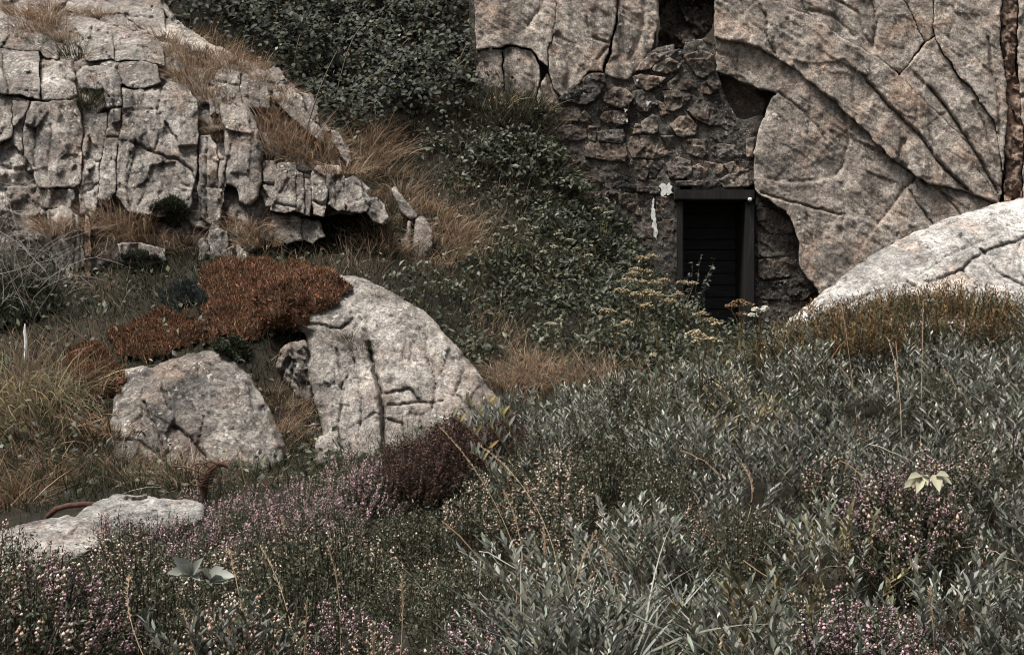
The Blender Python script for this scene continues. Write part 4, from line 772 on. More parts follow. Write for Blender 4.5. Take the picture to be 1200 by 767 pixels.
def heather(p, kind, s):
    m1, m2 = random.choice(HM[kind]); e = empty('heather_shrub', p); e.rotation_euler = (random.uniform(-.2, .2), random.uniform(-.2, .2), random.uniform(0, 6.28)); e.scale = (s, s, s * random.uniform(.75, 1.1))
    link('foliage', m1, e)
    if m2: tag(link('flowers', m2, e), kind='stuff')
    qx = to_px(np.array([[p[0], p[1], p[2] + .15]]))[0]; w_ = min(MARK, key=lambda m: ((qx[0] - m[0]) / m[2]) ** 2 + ((qx[1] - m[1]) / m[3]) ** 2)[4]
    tag(e, HL[kind] + ' ' + w_, 'heather', HG[kind] + ' ' + w_)
ZH = [(-400, 560), (300, 560), (380, 535), (440, 505), (585, 470), (600, 520), (690, 515), (760, 545), (850, 590), (830, 660), (760, 690), (620, 700), (640, 800), (620, 1500), (-900, 1500), (-400, 900)]
HP = [(1050, 622, 55, 32), (1015, 735, 85, 45), (930, 482, 45, 20), (990, 500, 60, 22), (1120, 470, 50, 18), (1165, 505, 40, 25), (860, 590, 60, 30), (1190, 400, 60, 15), (1130, 390, 60, 14), (800, 525, 42, 20), (950, 560, 40, 18), (895, 630, 45, 22), (1000, 435, 45, 14), (1110, 555, 35, 16), (1165, 600, 38, 22), (845, 470, 38, 14), (1120, 690, 45, 25), (1185, 730, 40, 30), (910, 700, 45, 26), (740, 500, 40, 16)]
pk = [(120, 640, 70, 20, 1), (70, 650, 40, 25, 1), (60, 690, 60, 25, .8), (230, 625, 80, 30, 1), (350, 575, 70, 30, 1), (400, 555, 50, 28, 1), (300, 600, 60, 30, 1), (420, 755, 110, 22, .8), (90, 750, 100, 30, .6), (1050, 622, 60, 35, .9), (1015, 735, 90, 50, .9), (1165, 505, 40, 30, .7), (560, 755, 70, 25, .7), (20, 740, 40, 40, .6)]
pts = []; x = rng.uniform(-4.2, 4.2, 9000); y = rng.uniform(3.1, 9.3, 9000); z = H(x, y); pc = np.stack([x, y, z + .16], 1); q = to_px(pc)
inz = in_poly(q, ZH) | (blob(q, [(a, b, c, d, 1) for a, b, c, d in HP]) > .45)
inz &= (q[:, 0] > -130) & (q[:, 0] < 1330) & (q[:, 1] < 900) & ~in_poly(q, [(-130, 600), (0, 580), (95, 570), (230, 570), (250, 585), (160, 600), (110, 615), (60, 630), (0, 650), (-130, 700)])
for i in np.nonzero(inz)[0]:
    if all((x[i] - a) ** 2 + (y[i] - b) ** 2 > (.36 if b < 6.5 else .29) ** 2 for a, b, _ in pts): pts.append((x[i], y[i], i))
print('heather', len(pts))
hp = np.array([i for _, _, i in pts]); pkw = blob(q[hp], pk); brn = blob(q[hp], [(500, 515, 50, 28, 1), (455, 525, 30, 22, .9)])
grn = blob(q[hp], [(480, 660, 80, 50, .8), (200, 600, 70, 18, .8), (330, 680, 60, 50, .6), (560, 690, 50, 50, .6)])
coh = n01(np.stack([x, y, z], 1) + 21, 1.3, 2)
for i, a, b, g in zip(hp, pkw, brn, grn):
    r = random.random(); kind = 'brown' if r < b else 'pink' if r < a else 'green' if r < g else 'faded' if coh[i] > .5 else 'green'
    heather((x[i], y[i], z[i] - .03), kind, random.uniform(1., 1.3) if b_far(q[i]) else random.uniform(1.1, 1.9))
for x_, y_, D_ in [(0, 668, 7.0), (25, 662, 7.05), (45, 655, 7.1), (65, 650, 7.15), (85, 645, 7.2), (105, 638, 7.3), (125, 630, 7.4), (145, 622, 7.5), (165, 616, 7.6), (185, 612, 7.7), (205, 606, 7.75), (225, 602, 7.8), (245, 600, 7.8), (-25, 680, 7.0), (-50, 690, 7.0), (265, 600, 7.8), (285, 596, 7.8)]:
    b_ = P(x_ + random.uniform(-6, 6), y_ + 4, D_); heather((b_[0], b_[1], b_[2] - .21), random.choice(['pink', 'faded', 'green', 'green']), random.uniform(.85, 1.05))
for kd, lst in (('brown', [(455, 530, 8.0), (470, 520, 8.2), (488, 512, 8.3), (505, 505, 8.4), (525, 500, 8.5), (545, 492, 8.6), (565, 488, 8.6), (480, 535, 8.0), (500, 528, 8.1), (520, 522, 8.2), (540, 512, 8.3), (583, 490, 8.6)]),
                ('pink', [(285, 610, 7.3), (305, 600, 7.4), (325, 592, 7.5), (345, 582, 7.6), (365, 572, 7.7), (385, 562, 7.8), (405, 552, 7.9), (425, 545, 8.), (440, 548, 7.9), (350, 600, 7.2), (380, 585, 7.4), (400, 575, 7.5), (230, 632, 7.), (255, 625, 7.1), (200, 640, 6.9), (320, 615, 7.)])):
    for x_, y_, D_ in lst:
        b_ = P(x_ + random.uniform(-12, 12), y_ + random.uniform(-8, 10), D_); heather((b_[0], b_[1], max(b_[2] - .27, H([b_[0]], [b_[1]])[0] - .06)), kd, random.uniform(1.05, 1.35))
for x_, D_ in [(985, 4.45), (1012, 4.4), (1040, 4.45), (1068, 4.5), (995, 4.25), (1028, 4.2), (1058, 4.25), (1035, 5.35), (1056, 5.3), (1074, 5.4), (1050, 5.15), (420, 4.3), (455, 4.35), (540, 4.3), (575, 4.35), (60, 4.7), (100, 4.75), (30, 5.0)]:
    X_ = (x_ - CX) / F * D_; heather((X_, D_, H([X_], [D_])[0] + (.12 if x_ > 900 else .05)), 'pink', random.uniform(.95, 1.25))
HXY_ = np.array([(a, b) for a, b, _ in pts])

# silvery creeping willow: leafy shoots, one mat
def shoot_mesh(nl=14, Ls=.165, cols=GREY, Ll=(.030, .054), Wl=(.0105, .0155), simple=False):
    mb = MB(); t = np.linspace(0, 1, 6)[:, None]; bend = rng.normal(size=3) * .03 * np.array([1, 1, 0])
    st = np.concatenate([np.zeros((6, 2)), t * Ls], 1) + bend * t ** 2
    tube(mb, st, .0016, .0008, 3, (.09, .065, .04))
    s = np.linspace(.42, 1., nl); a = np.arange(nl) * 2.4 + rng.uniform(0, 6); b = st[0] + np.stack([bend[0] * s ** 2, bend[1] * s ** 2, s * Ls], 1)
    el = np.where(s > .9, 2., 1.1) + rng.normal(size=nl) * .15
    d = np.stack([np.cos(a), np.sin(a), el], 1); nrm = np.stack([-np.cos(a) * .8, -np.sin(a) * .8, np.full(nl, .7)], 1)
    leaves(mb, b, d, nrm, rng.uniform(*Ll, nl) * (1.1 - .25 * s), rng.uniform(*Wl, nl), pick(cols, nl, .2), .22, .08, simple)
    return np.concatenate(mb.v), [f for f in mb.f], np.concatenate(mb.c)
shoots = [shoot_mesh() for _ in range(4)] + [shoot_mesh(simple=True) for _ in range(4)]
ZG = [(905, 408), (920, 380), (960, 362), (1010, 352), (1050, 338), (1110, 336), (1185, 348), (1300, 345), (1300, 385), (1180, 388), (1090, 392), (1010, 402), (950, 408)]
bx, by = [], []
cx_ = rng.uniform(-3.2, 5.4, 6000); cy_ = rng.uniform(3.0, 9.7, 6000); cq = to_px(np.stack([cx_, cy_, H(cx_, cy_) + .2], 1))
ok = (cq[:, 0] > -140) & (cq[:, 0] < 1500) & (cq[:, 1] < 960) & ~(in_poly(cq, ZH) & (rng.uniform(size=6000) > .004)) & ~((cq[:, 0] < 590) & (cq[:, 1] < 760)) & ~in_poly(cq, ZG) & (blob(cq, [(a, b, c, d, 1) for a, b, c, d in HP]) < .5)
for i in np.nonzero(ok)[0]:
    if all((cx_[i] - a) ** 2 + (cy_[i] - b) ** 2 > (.37 if b < 7 else .31) ** 2 for a, b in zip(bx, by)): bx.append(cx_[i]); by.append(cy_[i])
nb = len(bx); bx, by = np.array(bx), np.array(by); bR = rng.uniform(.16, .29, nb); bH = rng.uniform(.04, .32, nb); bT = rng.uniform(.55, 1.25, nb); print('willow bushes', nb)
per = 54; a = rng.uniform(0, 6.28, nb * per); rr = np.sqrt(rng.uniform(0, 1, nb * per)); ib = np.repeat(np.arange(nb), per)
lx, ly = np.cos(a) * rr, np.sin(a) * rr; x = bx[ib] + lx * bR[ib]; y = by[ib] + ly * bR[ib]; z = H(x, y) + bH[ib] * (1 - rr ** 2) - .03; tonb = bT[ib] * rng.uniform(.75, 1.2, nb * per); warm = (rng.uniform(size=nb) < .12)[ib] & (rng.uniform(size=nb * per) < .5); print('willow shoots', len(x))
mb = MB()
for vi, (sv, sf, scol) in enumerate(shoots):
    ii = np.nonzero((y >= 5.6) == (vi >= 4))[0][vi % 4::4]; m_ = len(ii); a = rng.uniform(0, 6.28, m_); tx, ty = rng.normal(size=(2, m_)) * .28; tx += lx[ii] * .55; ty += ly[ii] * .55; sc_ = rng.uniform(.7, 1.35, m_)
    ca, sa = np.cos(a), np.sin(a); X = sv[None, :, 0] * ca[:, None] - sv[None, :, 1] * sa[:, None]; Y = sv[None, :, 0] * sa[:, None] + sv[None, :, 1] * ca[:, None]; Z = np.repeat(sv[None, :, 2], m_, 0)
    X, Y = X + Z * tx[:, None], Y + Z * ty[:, None]
    h0 = rng.uniform(-.03, .04, m_)
    V = np.stack([X * sc_[:, None] + x[ii, None], Y * sc_[:, None] + y[ii, None], Z * sc_[:, None] + (z[ii] + h0)[:, None]], -1)
    tone = tonb[ii][:, None, None] * np.where(warm[ii][:, None], np.array([1., .84, .58]), np.array([1., 1., 1.]))[:, None, :]
    C_ = (scol[None] * tone).clip(0, .6); base = mb.n; nv = len(sv)
    mb.v.append(V.reshape(-1, 3)); mb.c.append(C_.reshape(-1, 3)); mb.n += m_ * nv
    for f in sf: mb.f.append((np.arange(m_)[:, None, None] * nv + f).reshape(-1, f.shape[1]) + base)
tag(link('creeping_willow', mb.mesh('creeping_willow', M['leaf'])), 'mat of silvery grey-green creeping willow leaves filling the right foreground', 'willow', kind='stuff')
# leafy shrubs standing on the slope
def shrub_mesh(cols, n=420, R_=.30):
    mb = MB(); d = rdir(n, .35); r = rng.uniform(.35, 1, (n, 1)) ** .5; pp = d * r * np.array([R_, R_ * .8, R_ * .85]) * (.7 + .6 * n01(d, 2.2)[:, None]); pp[:, 2] = np.abs(pp[:, 2])
    leaves(mb, pp, d * .5 + rdir(n, .1), d + np.array([0, -.2, .7]) + rng.normal(size=(n, 3)) * .35, rng.uniform(.035, .08, n), rng.uniform(.02, .045, n), pick(cols, n, .3), .16, .2, True)
    for k in range(9): tube(mb, [np.array([0, 0, -.1]), d[k] * .12 + (0, 0, .02), pp[k]], .005, .002, 3, (.06, .05, .035))
    return mb.mesh('leafy_shrub', M['leaf'])
SH = [shrub_mesh(G_DARK + [(.09, .098, .065)]) for _ in range(2)] + [shrub_mesh(G_DARK[1:3] + [(.11, .12, .085), (.16, .165, .125)]) for _ in range(2)]
for x_, y_, s in [(600, 190, 1.1), (630, 172, 1.), (655, 205, 1.), (580, 155, 1.), (560, 178, 1.), (690, 270, 1.1), (660, 305, 1.1), (720, 300, 1.1), (640, 255, 1.), (700, 350, 1.1), (610, 325, .9), (580, 355, .9), (640, 390, .9), (690, 405, .9), (745, 405, 1.), (560, 400, .8), (780, 412, .9), (530, 330, .7), (620, 225, .9), (665, 240, .9), (735, 345, 1.), (800, 405, .9), (595, 285, .8), (540, 200, .8), (510, 160, .8), (650, 345, .9), (705, 250, 1.), (728, 285, 1.), (755, 335, 1.1), (775, 365, 1.1), (715, 325, 1.1), (675, 275, 1.2)]:
    a_, _ = ray(x_, y_ + 12)
    if a_ is None: continue
    o = link('leafy_shrub', random.choice(SH)); o.location = Vector(a_ - np.array([0, -.05, .06])); s *= random.uniform(.95, 1.35); o.scale = (s * random.uniform(.9, 1.3), s, s); o.rotation_euler = (0, 0, random.uniform(0, 6.28))
    tag(o, 'low dark leafy shrub on the slope between the crag and the doorway', 'shrub', 'leafy shrubs on the slope left of the doorway')
# thin ground litter and short dark grass below the shrubs
p, q, nn = ground_pts(90000, (-4.5, 4.8), (3., 10.5)); n = min(len(p), 13000); p, nn = p[:n], nn[:n]; mb = MB()
blades(mb, p, np.array([0, 0, .8]) + rng.normal(size=(n, 3)) * .5, rng.normal(size=(n, 3)) * .3 - np.array([0, 0, .3]), rng.uniform(.08, .24, n), rng.uniform(.002, .004, n), pick(G_DARK, n, .3), 3)
tag(link('heath_grass', mb.mesh('heath_grass', M['dry'])), 'fine dark grass and litter under the foreground heath', 'grass', kind='stuff')

# golden shrubs before the whitish hump
def spike_mesh(cols, ns=120, rad=.16, hgt=.17):
    mb = MB(); a = rng.uniform(0, 6.28, ns); r = np.sqrt(rng.uniform(0, 1, ns)) * rad
    b = np.stack([np.cos(a) * r * .8, np.sin(a) * r * .8, np.full(ns, -.03)], 1); tp = np.stack([np.cos(a) * r * 1.2, np.sin(a) * r * 1.2, hgt * (1.1 - .6 * (r / rad) ** 2) * rng.uniform(.6, 1.25, ns)], 1)
    nl = 16; s = np.tile(np.linspace(.3, 1, nl), ns); i = np.repeat(np.arange(ns), nl); cc = pick(cols, ns, .3)[i]
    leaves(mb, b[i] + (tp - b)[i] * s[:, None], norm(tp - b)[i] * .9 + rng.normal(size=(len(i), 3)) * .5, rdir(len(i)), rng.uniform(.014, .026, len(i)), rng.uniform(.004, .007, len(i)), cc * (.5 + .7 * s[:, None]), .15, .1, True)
    return mb.mesh('golden_shrub', M['matt'])
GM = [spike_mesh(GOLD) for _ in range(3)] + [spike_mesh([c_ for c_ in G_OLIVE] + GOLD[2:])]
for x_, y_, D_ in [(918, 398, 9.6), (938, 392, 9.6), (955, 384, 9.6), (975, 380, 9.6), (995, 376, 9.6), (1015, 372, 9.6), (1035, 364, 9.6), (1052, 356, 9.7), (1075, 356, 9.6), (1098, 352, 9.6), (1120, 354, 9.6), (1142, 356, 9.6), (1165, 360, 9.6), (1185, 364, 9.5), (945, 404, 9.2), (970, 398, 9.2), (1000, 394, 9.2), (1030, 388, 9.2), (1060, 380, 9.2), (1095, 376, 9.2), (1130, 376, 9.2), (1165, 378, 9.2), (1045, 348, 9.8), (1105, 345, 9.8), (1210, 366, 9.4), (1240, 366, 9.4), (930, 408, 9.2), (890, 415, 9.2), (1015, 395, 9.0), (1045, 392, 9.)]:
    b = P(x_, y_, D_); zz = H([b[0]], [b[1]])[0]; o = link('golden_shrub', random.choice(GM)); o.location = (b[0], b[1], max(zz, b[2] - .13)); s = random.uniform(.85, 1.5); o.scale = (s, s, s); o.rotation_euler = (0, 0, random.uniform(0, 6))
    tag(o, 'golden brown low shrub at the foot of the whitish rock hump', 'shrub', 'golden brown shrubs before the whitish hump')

# --- grass stalks with seed heads, strap-leaved grass clumps
def canopy(x, d): 
    X = (x - CX) / F * d; return H([X], [d])[0]
for x0, D0, x1, y1, D1, bow in [(262, 4.3, 152, 676, 4.7, -.05), (300, 4.2, 215, 715, 4.4, -.02), (330, 4.3, 258, 722, 4.5, .0), (352, 4.6, 305, 640, 5.0, .02), (398, 5.0, 384, 640, 5.1, .01), (352, 4.4, 360, 704, 4.4, .0), (455, 4.5, 470, 678, 4.6, .01), (440, 4.2, 437, 742, 4.2, .0), (610, 5.2, 590, 575, 5.4, .02), (642, 5.0, 637, 618, 5.1, .0), (665, 4.6, 700, 622, 4.9, -.02), (720, 4.7, 706, 640, 4.8, .02), (625, 6.0, 515, 500, 6.4, .03), (660, 5.6, 560, 520, 6.2, .04), (295, 5., 268, 645, 5.3, .0), (340, 6.2, 330, 605, 6.3, .0), (160, 6.2, 118, 640, 6.4, .01), (100, 7., 120, 622, 7.2, .01), (865, 4.3, 858, 705, 4.3, .0), (1100, 4.2, 1090, 690, 4.3, .0), (1130, 4.3, 1126, 715, 4.3, .0), (1052, 6.5, 1040, 395, 7.5, .02), (1078, 7.5, 1082, 352, 8.2, .0), (1005, 8.2, 985, 350, 8.4, .0), (950, 5.2, 930, 640, 5.3, .03), (830, 5.8, 870, 545, 6.1, .05), (700, 6.4, 690, 580, 6.5, .02), (540, 4.5, 600, 640, 4.9, .04)]:
    b = np.array([(x0 - CX) / F * D0, D0, 0.]); b[2] = H([b[0]], [b[1]])[0] - .02; tp = P(x1, y1, D1); t = np.linspace(0, 1, 12)[:, None]
    pts = b + (tp - b) * t + np.array([bow * 2, 0, .05]) * (4 * t * (1 - t))
    mb = MB(); tube(mb, pts, .0024, .0012, 4, (.36, .28, .19))
    hn = 90; s = rng.uniform(.68, 1, hn); i = s * 11; lo_ = np.floor(i).astype(int).clip(0, 10); fr = (i - lo_)[:, None]; cpt = pts[lo_] * (1 - fr) + pts[lo_ + 1] * fr
    leaves(mb, cpt, (tp - b) * .8 / np.linalg.norm(tp - b) + rng.normal(size=(hn, 3)) * .35, rdir(hn), rng.uniform(.010, .02, hn), .0035, pick([(.40, .30, .20), (.32, .23, .15), (.50, .40, .29)], hn), .1, .1, True)
    tag(link('grass_stalk', mb.mesh('grass_stalk', M['dry'])), 'thin dry grass stalk with a buff seed head above the heath', 'grass stalk', 'seed-headed grass stalks in the foreground')
BLUE = [(.17, .18, .15), (.25, .26, .225), (.10, .11, .085), (.34, .32, .26)]
for x_, D_, sz, lb in [(690, 4.3, .52, 'broad clump of blue-grey strap-leaved grass among the faded heather'), (745, 4.6, .56, 'upright clump of blue-grey blades beside the silvery willow'), (885, 4.3, .56, 'loose arching clump of grey grass beside the pink heather patch'), (630, 4.2, .55, 'leaning clump of grey-green blades at the edge of the dark heather')]:
    X = (x_ - CX) / F * D_; o = link('grass_clump', tuft_mesh('grass_clump', BLUE, 85 if sz > .57 else 36, sz * .5, sz * 1.1,   .5, .6, (.007, .012), 6, 'leaf')); o.location = (X, D_, canopy(x_, D_) + .13); tag(o, lb, 'grass')
# thin pale twigs and bent stems across the willow
for x0, y0, x1, y1, D_, bow in [(520, 610, 640, 740, 5., .02), (870, 655, 935, 700, 4.8, .0), (1040, 610, 1050, 690, 5., .0), (985, 540, 1040, 585, 5.6, .02), (830, 480, 850, 440, 7., .02), (985, 430, 1010, 470, 7., .0), (1050, 400, 1052, 470, 7.2, .0), (925, 690, 880, 650, 4.9, .02), (1020, 520, 1075, 545, 6., .01), (760, 480, 790, 440, 7.2, .03), (840, 430, 870, 405, 8., .02), (990, 400, 970, 430, 7.9, .02), (900, 610, 960, 640, 5.3, .01), (1120, 640, 1190, 660, 5., .02), (1105, 430, 1140, 480, 6.8, .0), (800, 530, 850, 560, 5.8, .02), (560, 645, 650, 700, 4.8, .02)]:
    t = np.linspace(0, 1, 7)[:, None]; pts = P(x0, y0, D_ + .1) * (1 - t) + P(x1, y1, D_ - .1) * t + np.array([0, 0, bow]) * 4 * t * (1 - t) + rng.normal(size=(7, 3)) * .004
    mb = MB(); tube(mb, pts, .0028, .0013, 4, (.30, .27, .22) if random.random() < .5 else (.2, .13, .08)); tag(link('dry_twig', mb.mesh('dry_twig', M['twig'])), 'thin dry twig lying across the silvery willow leaves', 'twig', 'dry twigs in the foreground')

# willow sprig leaning over the withered heather, with larger paired leaves
sp = empty('willow_sprig', P(575, 520, 6.6)); tag(sp, 'large-leaved pale willow sprig leaning over withered brown heather', 'willow sprig'); bpy.context.view_layer.update()
for (x0, y0, x1, y1) in [(600, 560, 530, 488), (605, 545, 545, 470), (612, 530, 572, 470), (590, 575, 552, 530)]:
    t = np.linspace(0, 1, 8)[:, None]; a, b = P(x0, y0, 6.5), P(x1, y1, 6.35); pts = a * (1 - t) + b * t + np.array([0, 0, .03]) * (4 * t * (1 - t)); pts[0, 2] -= .1
    mb = MB(); tube(mb, pts, .003, .0015, 4, (.22, .15, .07)); part_of(link('stem', mb.mesh('stem', M['twig'])), sp)
    m_ = 14; i = np.linspace(1.5, 6.9, m_); l0 = np.floor(i).astype(int); pp = pts[l0] * (1 - (i - l0))[:, None] + pts[np.minimum(l0 + 1, 7)] * (i - l0)[:, None]
    mb = MB(); leaves(mb, pp, np.stack([np.where(np.arange(m_) % 2, .5, -.3), np.full(m_, -.1), np.ones(m_)], 1) + rng.normal(size=(m_, 3)) * .15, np.tile([0, -1, .35], (m_, 1)) + rng.normal(size=(m_, 3)) * .2, rng.uniform(.045, .065, m_), rng.uniform(.013, .018, m_), pick([(.2, .21, .18), (.15, .16, .13), (.27, .27, .22), (.3, .24, .09)], m_), .2, .1)
    part_of(link('leaf_row', mb.mesh('leaf_row', M['leaf'])), sp)
# pale lobed leaves: leaflets spreading from a leaf stalk
def lobed(name, label, clusters, D, col, wf):
    e = empty(name, P(clusters[0][0][0], clusters[0][0][1] + 20, D)); tag(e, label, 'plant'); bpy.context.view_layer.update()
    for (cx, cy), tips in clusters:
        c = P(cx, cy, D); m_ = len(tips); tp = np.array([P(x_, y_, D - .05 + random.uniform(-.03, .03)) for x_, y_ in tips]); d = tp - c; L_ = np.linalg.norm(d, axis=1)
        for k in range(m_):
            mb = MB(); w = wf * random.uniform(.8, 1.2); nrm = np.array([[rng.normal() * .2, -.7, .7]])
            leaves(mb, c[None] + d[k:k + 1] * .02, d[k:k + 1] + np.array([[0, 0, .12 * L_[k]]]), nrm, L_[k:k + 1], w * L_[k:k + 1], np.array([col]) * random.uniform(.75, 1.15), .28, .16)
            part_of(link('leaf_lobe', mb.mesh('leaf_lobe', M['leaf'])), e)
        mb = MB(); tube(mb, [c, c + (0, .02, -.05), c + (.01, .04, -.16)], .0025, .0025, 4, (.1, .1, .06)); part_of(link('stem', mb.mesh('stem', M['twig'])), e)
lobed('lobed_leaf_plant', 'two pale silver lobed leaves shining out of the pink heather', [((224, 675), [(196, 672), (205, 655), (214, 662), (236, 655), (238, 667), (234, 680), (208, 673)]), ((246, 680), [(238, 667), (259, 666), (274, 676), (263, 683), (247, 685)])], 5.3, (.32, .335, .29), .5)
lobed('pale_leaf_plant', 'cream yellow leaves standing out of the silvery willow', [((1080, 557), [(1062, 572), (1066, 561), (1076, 577), (1087, 568), (1088, 558)]), ((1097, 556), [(1090, 564), (1100, 575), (1114, 567), (1110, 558)])], 4.95, (.38, .37, .26), .42)

for x_, D_, lk in [(760, 5.2, 'a'), (840, 6.2, 'a'), (930, 5.4, 'a'), (1000, 6.6, 'a'), (1080, 5.0, 'a'), (1150, 5.8, 'a'), (820, 7.6, 'a'), (980, 8., 'a'), (1120, 7.4, 'a'), (700, 7.8, 'a'), (720, 8.3, 'a'), (1180, 4.6, 'a'), (960, 4.4, 'a'), (650, 7.4, 'a'), (560, 5.4, 'a'), (480, 4.7, 'a'), (360, 5.6, 'a'), (220, 5.2, 'a'), (120, 5., 'a')]:
    o = link('thin_grass_tuft', tuft_mesh('thin_grass_tuft', [(.30, .25, .16), (.22, .2, .13), (.4, .36, .27), (.12, .12, .08)], 16, .22, .46, .5, .5, (.0025, .0045), 5)); X = (x_ - CX) / F * D_; o.location = (X, D_, canopy(x_, D_)); tag(o, 'sparse straw-coloured grass tuft rising through the foreground shrubs', 'grass tuft', 'thin grass tufts in the foreground shrubs')

# --- umbellifers
def umbel(mb, c, r, cols, n=60):
    a = rng.uniform(0, 6.28, n); rr = np.sqrt(rng.uniform(0, 1, n)) * r
    p = np.stack([c[0] + np.cos(a) * rr, c[1] + np.sin(a) * rr, c[2] + .018 - .35 * rr ** 2 / r + rng.normal(size=n) * .005], 1)
    beads(mb, p, rng.uniform(.007, .013, n), pick(cols, n, .2), .6)
    for k in range(9): tube(mb, [c - (0, 0, r * .7), p[k] - (0, 0, .005)], .002, .0015, 3, (.12, .095, .05))
UM = [(.38, .30, .19), (.31, .235, .14), (.47, .39, .26)]; UP = [(.31, .305, .215), (.38, .37, .28), (.24, .235, .155)]
def umbel_plant(heads, D, cols, label, group, leafc=G_DARK + G_OLIVE, rad=.075):
    bx = np.mean([h[0] for h in heads]); a, _ = ray(bx, max(h[1] for h in heads) + 35)
    D = min(D, a[1]) if a is not None else D
    X = (bx - CX) / F * D; b = np.array([X, D, H([X], [D])[0] - .02]); e = empty('umbellifer', b); tag(e, label, 'umbellifer', group); bpy.context.view_layer.update()
    st = MB(); top = P(*np.mean(heads, 0)[:2], D)
    mid = b * .45 + top * .55; tube(st, [b, b * .6 + mid * .4 + rng.normal(size=3) * .01, mid], .009, .006, 5, (.10, .08, .04))
    for hx, hy in heads:
        c = P(hx, hy, D + random.uniform(-.12, .08)); tube(st, [b * .55 + mid * .45, mid * .6 + c * .4 + (0, 0, .02), c - (0, 0, rad * .6)], .005, .003, 4, (.13, .1, .05))
        um = MB(); umbel(um, c, rad * random.uniform(.75, 1.2), cols); part_of(link('flower_head', um.mesh('flower_head', M['matt'])), e)
    part_of(link('stem', st.mesh('stem', M['twig'])), e)
    m_ = 90; lv = MB(); s = rng.uniform(.05, .8, (m_, 1)); pp = b * (1 - s) + top * s + rng.normal(size=(m_, 3)) * np.array([.12, .1, .05])
    leaves(lv, pp, rdir(m_, .2), rdir(m_, .7), rng.uniform(.04, .08, m_), rng.uniform(.018, .035, m_), pick(leafc, m_, .3), .15, .2, True); part_of(link('foliage', lv.mesh('foliage', M['leaf'])), e)
UL = 'umbellifer with flat buff seed heads in front of the dark doorway wall'
for hd, D_ in [([(752, 302), (764, 300), (745, 315), (758, 318)], 16.2), ([(742, 320), (752, 330), (735, 328), (768, 331), (778, 328)], 15.8), ([(728, 340), (745, 345), (760, 342)], 15.4), ([(800, 331), (812, 332), (795, 345)], 15.4), ([(712, 364), (722, 382), (735, 378)], 14.6), ([(770, 345), (783, 352), (758, 358)], 15.), ([(832, 375), (840, 380), (822, 368)], 14.6), ([(815, 392), (828, 398)], 13.6)]:
    umbel_plant(hd, D_, UM, UL, 'buff umbellifers before the doorway wall')
umbel_plant([(866, 353), (857, 358), (878, 357), (870, 368)], 15.2, [(.26, .155, .085), (.2, .115, .06), (.32, .2, .12)], 'brown-headed umbellifer at the threshold of the doorway', None)
umbel_plant([(885, 365), (892, 366), (897, 363), (882, 371)], 15.1, [(.6, .57, .5), (.5, .47, .4)], 'small white-flowered umbellifer beside the right door jamb', None, rad=.03)
for hd, D_ in [([(574, 262), (590, 268), (582, 276)], 15.4), ([(600, 266), (613, 258)], 15.6), ([(628, 268), (620, 275)], 15.6), ([(637, 296), (650, 290)], 15.4), ([(655, 275), (668, 282)], 15.8), ([(560, 285), (572, 292)], 15.), ([(700, 245), (712, 250)], 16.6), ([(690, 300), (676, 292)], 15.8), ([(645, 380), (655, 376)], 14.)]:
    umbel_plant(hd, D_, UP, 'umbellifer with pale greenish heads among the slope herbs', 'pale umbellifers on the slope', rad=.05)

# dark leafy sprig in front of the door
e = empty('leafy_sapling', P(812, 390, 16.4)); tag(e, 'thin dark leafy sapling standing before the black door planks', 'sapling'); bpy.context.view_layer.update()
st, lv = MB(), MB()
for x1, y1 in [(838, 302), (822, 298), (812, 306), (835, 318), (806, 322), (828, 330)]:
    a, b = P(808, 395, 16.4), P(x1, y1, 16.35); t = np.linspace(0, 1, 8)[:, None]; pts = a * (1 - t) + b * t + np.array([0, 0, .05]) * 4 * t * (1 - t); tube(st, pts, .005, .002, 4, (.05, .045, .03))
    m_ = 16; s = rng.uniform(.4, 1, m_); pp = a + (b - a) * s[:, None] + np.array([0, 0, .05]) * (4 * s * (1 - s))[:, None]
    leaves(lv, pp, rdir(m_, .2), np.array([0, -.6, .5]) + rng.normal(size=(m_, 3)) * .4, rng.uniform(.04, .065, m_), rng.uniform(.02, .03, m_), pick([(.05, .055, .045), (.08, .085, .07)], m_), .15, .2)
part_of(link('stem', st.mesh('stem', M['twig'])), e); part_of(link('foliage', lv.mesh('foliage', M['leaf'])), e)

# bare twiggy shrub on the left
mb = MB()
for k in range(120):
    x0, y0 = random.uniform(-50, 70), random.uniform(300, 385); D_ = random.uniform(12.9, 13.8); L_ = random.uniform(40, 130); an = random.gauss(1.7, .65)
    a = P(x0, y0, D_); pts = [a]; d = np.array([math.cos(an), random.uniform(-.3, .3), math.sin(an)]); cv = random.gauss(0, .17)
    for i in range(7):
        pts.append(pts[-1] + d * L_ / 7 / 122); an += cv + random.gauss(0, .18); d = np.array([math.cos(an), random.gauss(0, .3), math.sin(an)])
    w = random.choice([.003, .0035, .004, .007]); c = random.choice([(.24, .22, .2), (.16, .145, .13), (.09, .08, .065), (.32, .3, .27), (.1, .07, .05)])
    tube(mb, pts, w, w * .4, 4, c)
    for b_ in (3, 5):
        q0 = pts[b_]; d2 = rdir(1)[0] * np.array([1, .4, 1]); tube(mb, [q0, q0 + d2 * .12, q0 + d2 * .24 + rng.normal(size=3) * .05], w * .6, .002, 3, c)
tag(link('bare_shrub', mb.mesh('bare_shrub', M['twig'])), 'leafless shrub of tangled grey twigs at the left of the crag', 'shrub')
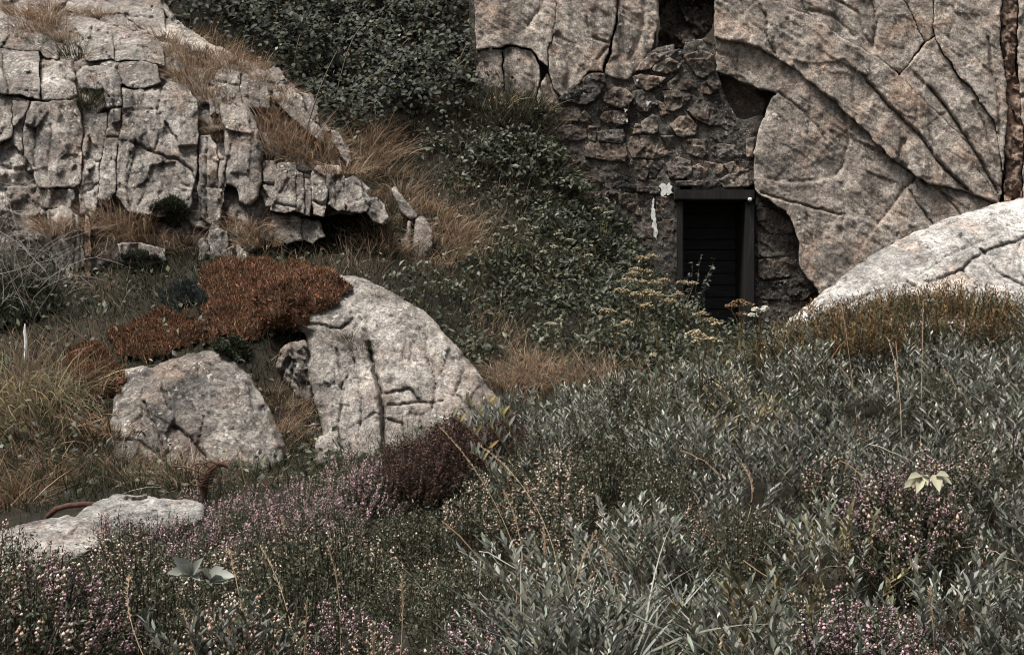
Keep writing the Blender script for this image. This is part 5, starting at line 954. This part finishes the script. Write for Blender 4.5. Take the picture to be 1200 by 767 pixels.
mb = MB(); a = P(30, 412, 12.2); tube(mb, [a - (0, 0, .08), P(30.5, 400, 12.2), P(29, 388, 12.2), P(29.5, 379, 12.2)], [.016, .015, .013, .006], 0, 6, (.6, .59, .56)); tag(link('white_peg', mb.mesh('white_peg', M['white'], False)), 'short splintered white peg standing in the grass', 'peg')

# --- rusted iron
ir = empty('mooring_post', P(238, 592, 9.2)); tag(ir, 'rusted iron mooring post wound with wire before the crusted boulder', 'post'); bpy.context.view_layer.update()
mb = MB(); tube(mb, [P(238, 610, 9.2), P(238, 585, 9.2), P(240, 565, 9.2), P(244, 551, 9.2), P(252, 544, 9.2), P(261, 543, 9.2), P(267, 547, 9.2)], [.027, .026, .025, .023, .021, .018, .012], 0, 10); part_of(link('bent_post', mb.mesh('bent_post', M['rust'])), ir)
for k in range(6):
    c = P(240 + k * 1.6, 566 - k * 3.4, 9.2); th = np.linspace(0, 6.5, 20); mb = MB(); tl = .25 + .12 * k
    tube(mb, c + np.stack([np.cos(th) * .05, np.sin(th) * .048, np.cos(th) * .05 * tl + np.sin(th) * .01], 1), .006, .006, 5); part_of(link('wire_coil', mb.mesh('wire_coil', M['rust'])), ir)
for (cx, cy, rx, ry) in [(231, 556, 10, 13), (246, 556, 14, 15), (234, 552, 12, 9)]:
    th = np.linspace(0, 6.29, 30); mb = MB(); tube(mb, np.array([P(cx + rx * math.cos(t), cy + ry * math.sin(t), 9.12 + .06 * math.sin(t + cx)) for t in th]), .004, .004, 4); part_of(link('wire_loop', mb.mesh('wire_loop', M['rust'])), ir)
mb = MB(); tube(mb, [P(202, 546, 9.3), P(215, 547, 9.25), P(230, 551, 9.2), P(242, 556, 9.15)], .006, .006, 5); part_of(link('wire_end', mb.mesh('wire_end', M['rust'])), ir)
mb = MB(); pts = [P(x_, y_, d_) for x_, y_, d_ in [(52, 616, 8.75), (57, 604, 8.7), (66, 596, 8.68), (80, 592, 8.66), (98, 590.5, 8.66), (114, 591, 8.7), (128, 597, 8.75)]]
tube(mb, pts, [.018] * 7, 0, 10); tag(link('iron_ring', mb.mesh('iron_ring', M['rust'])), 'curved rusted iron bar sticking up behind the flat whitish slabs', 'iron bar')
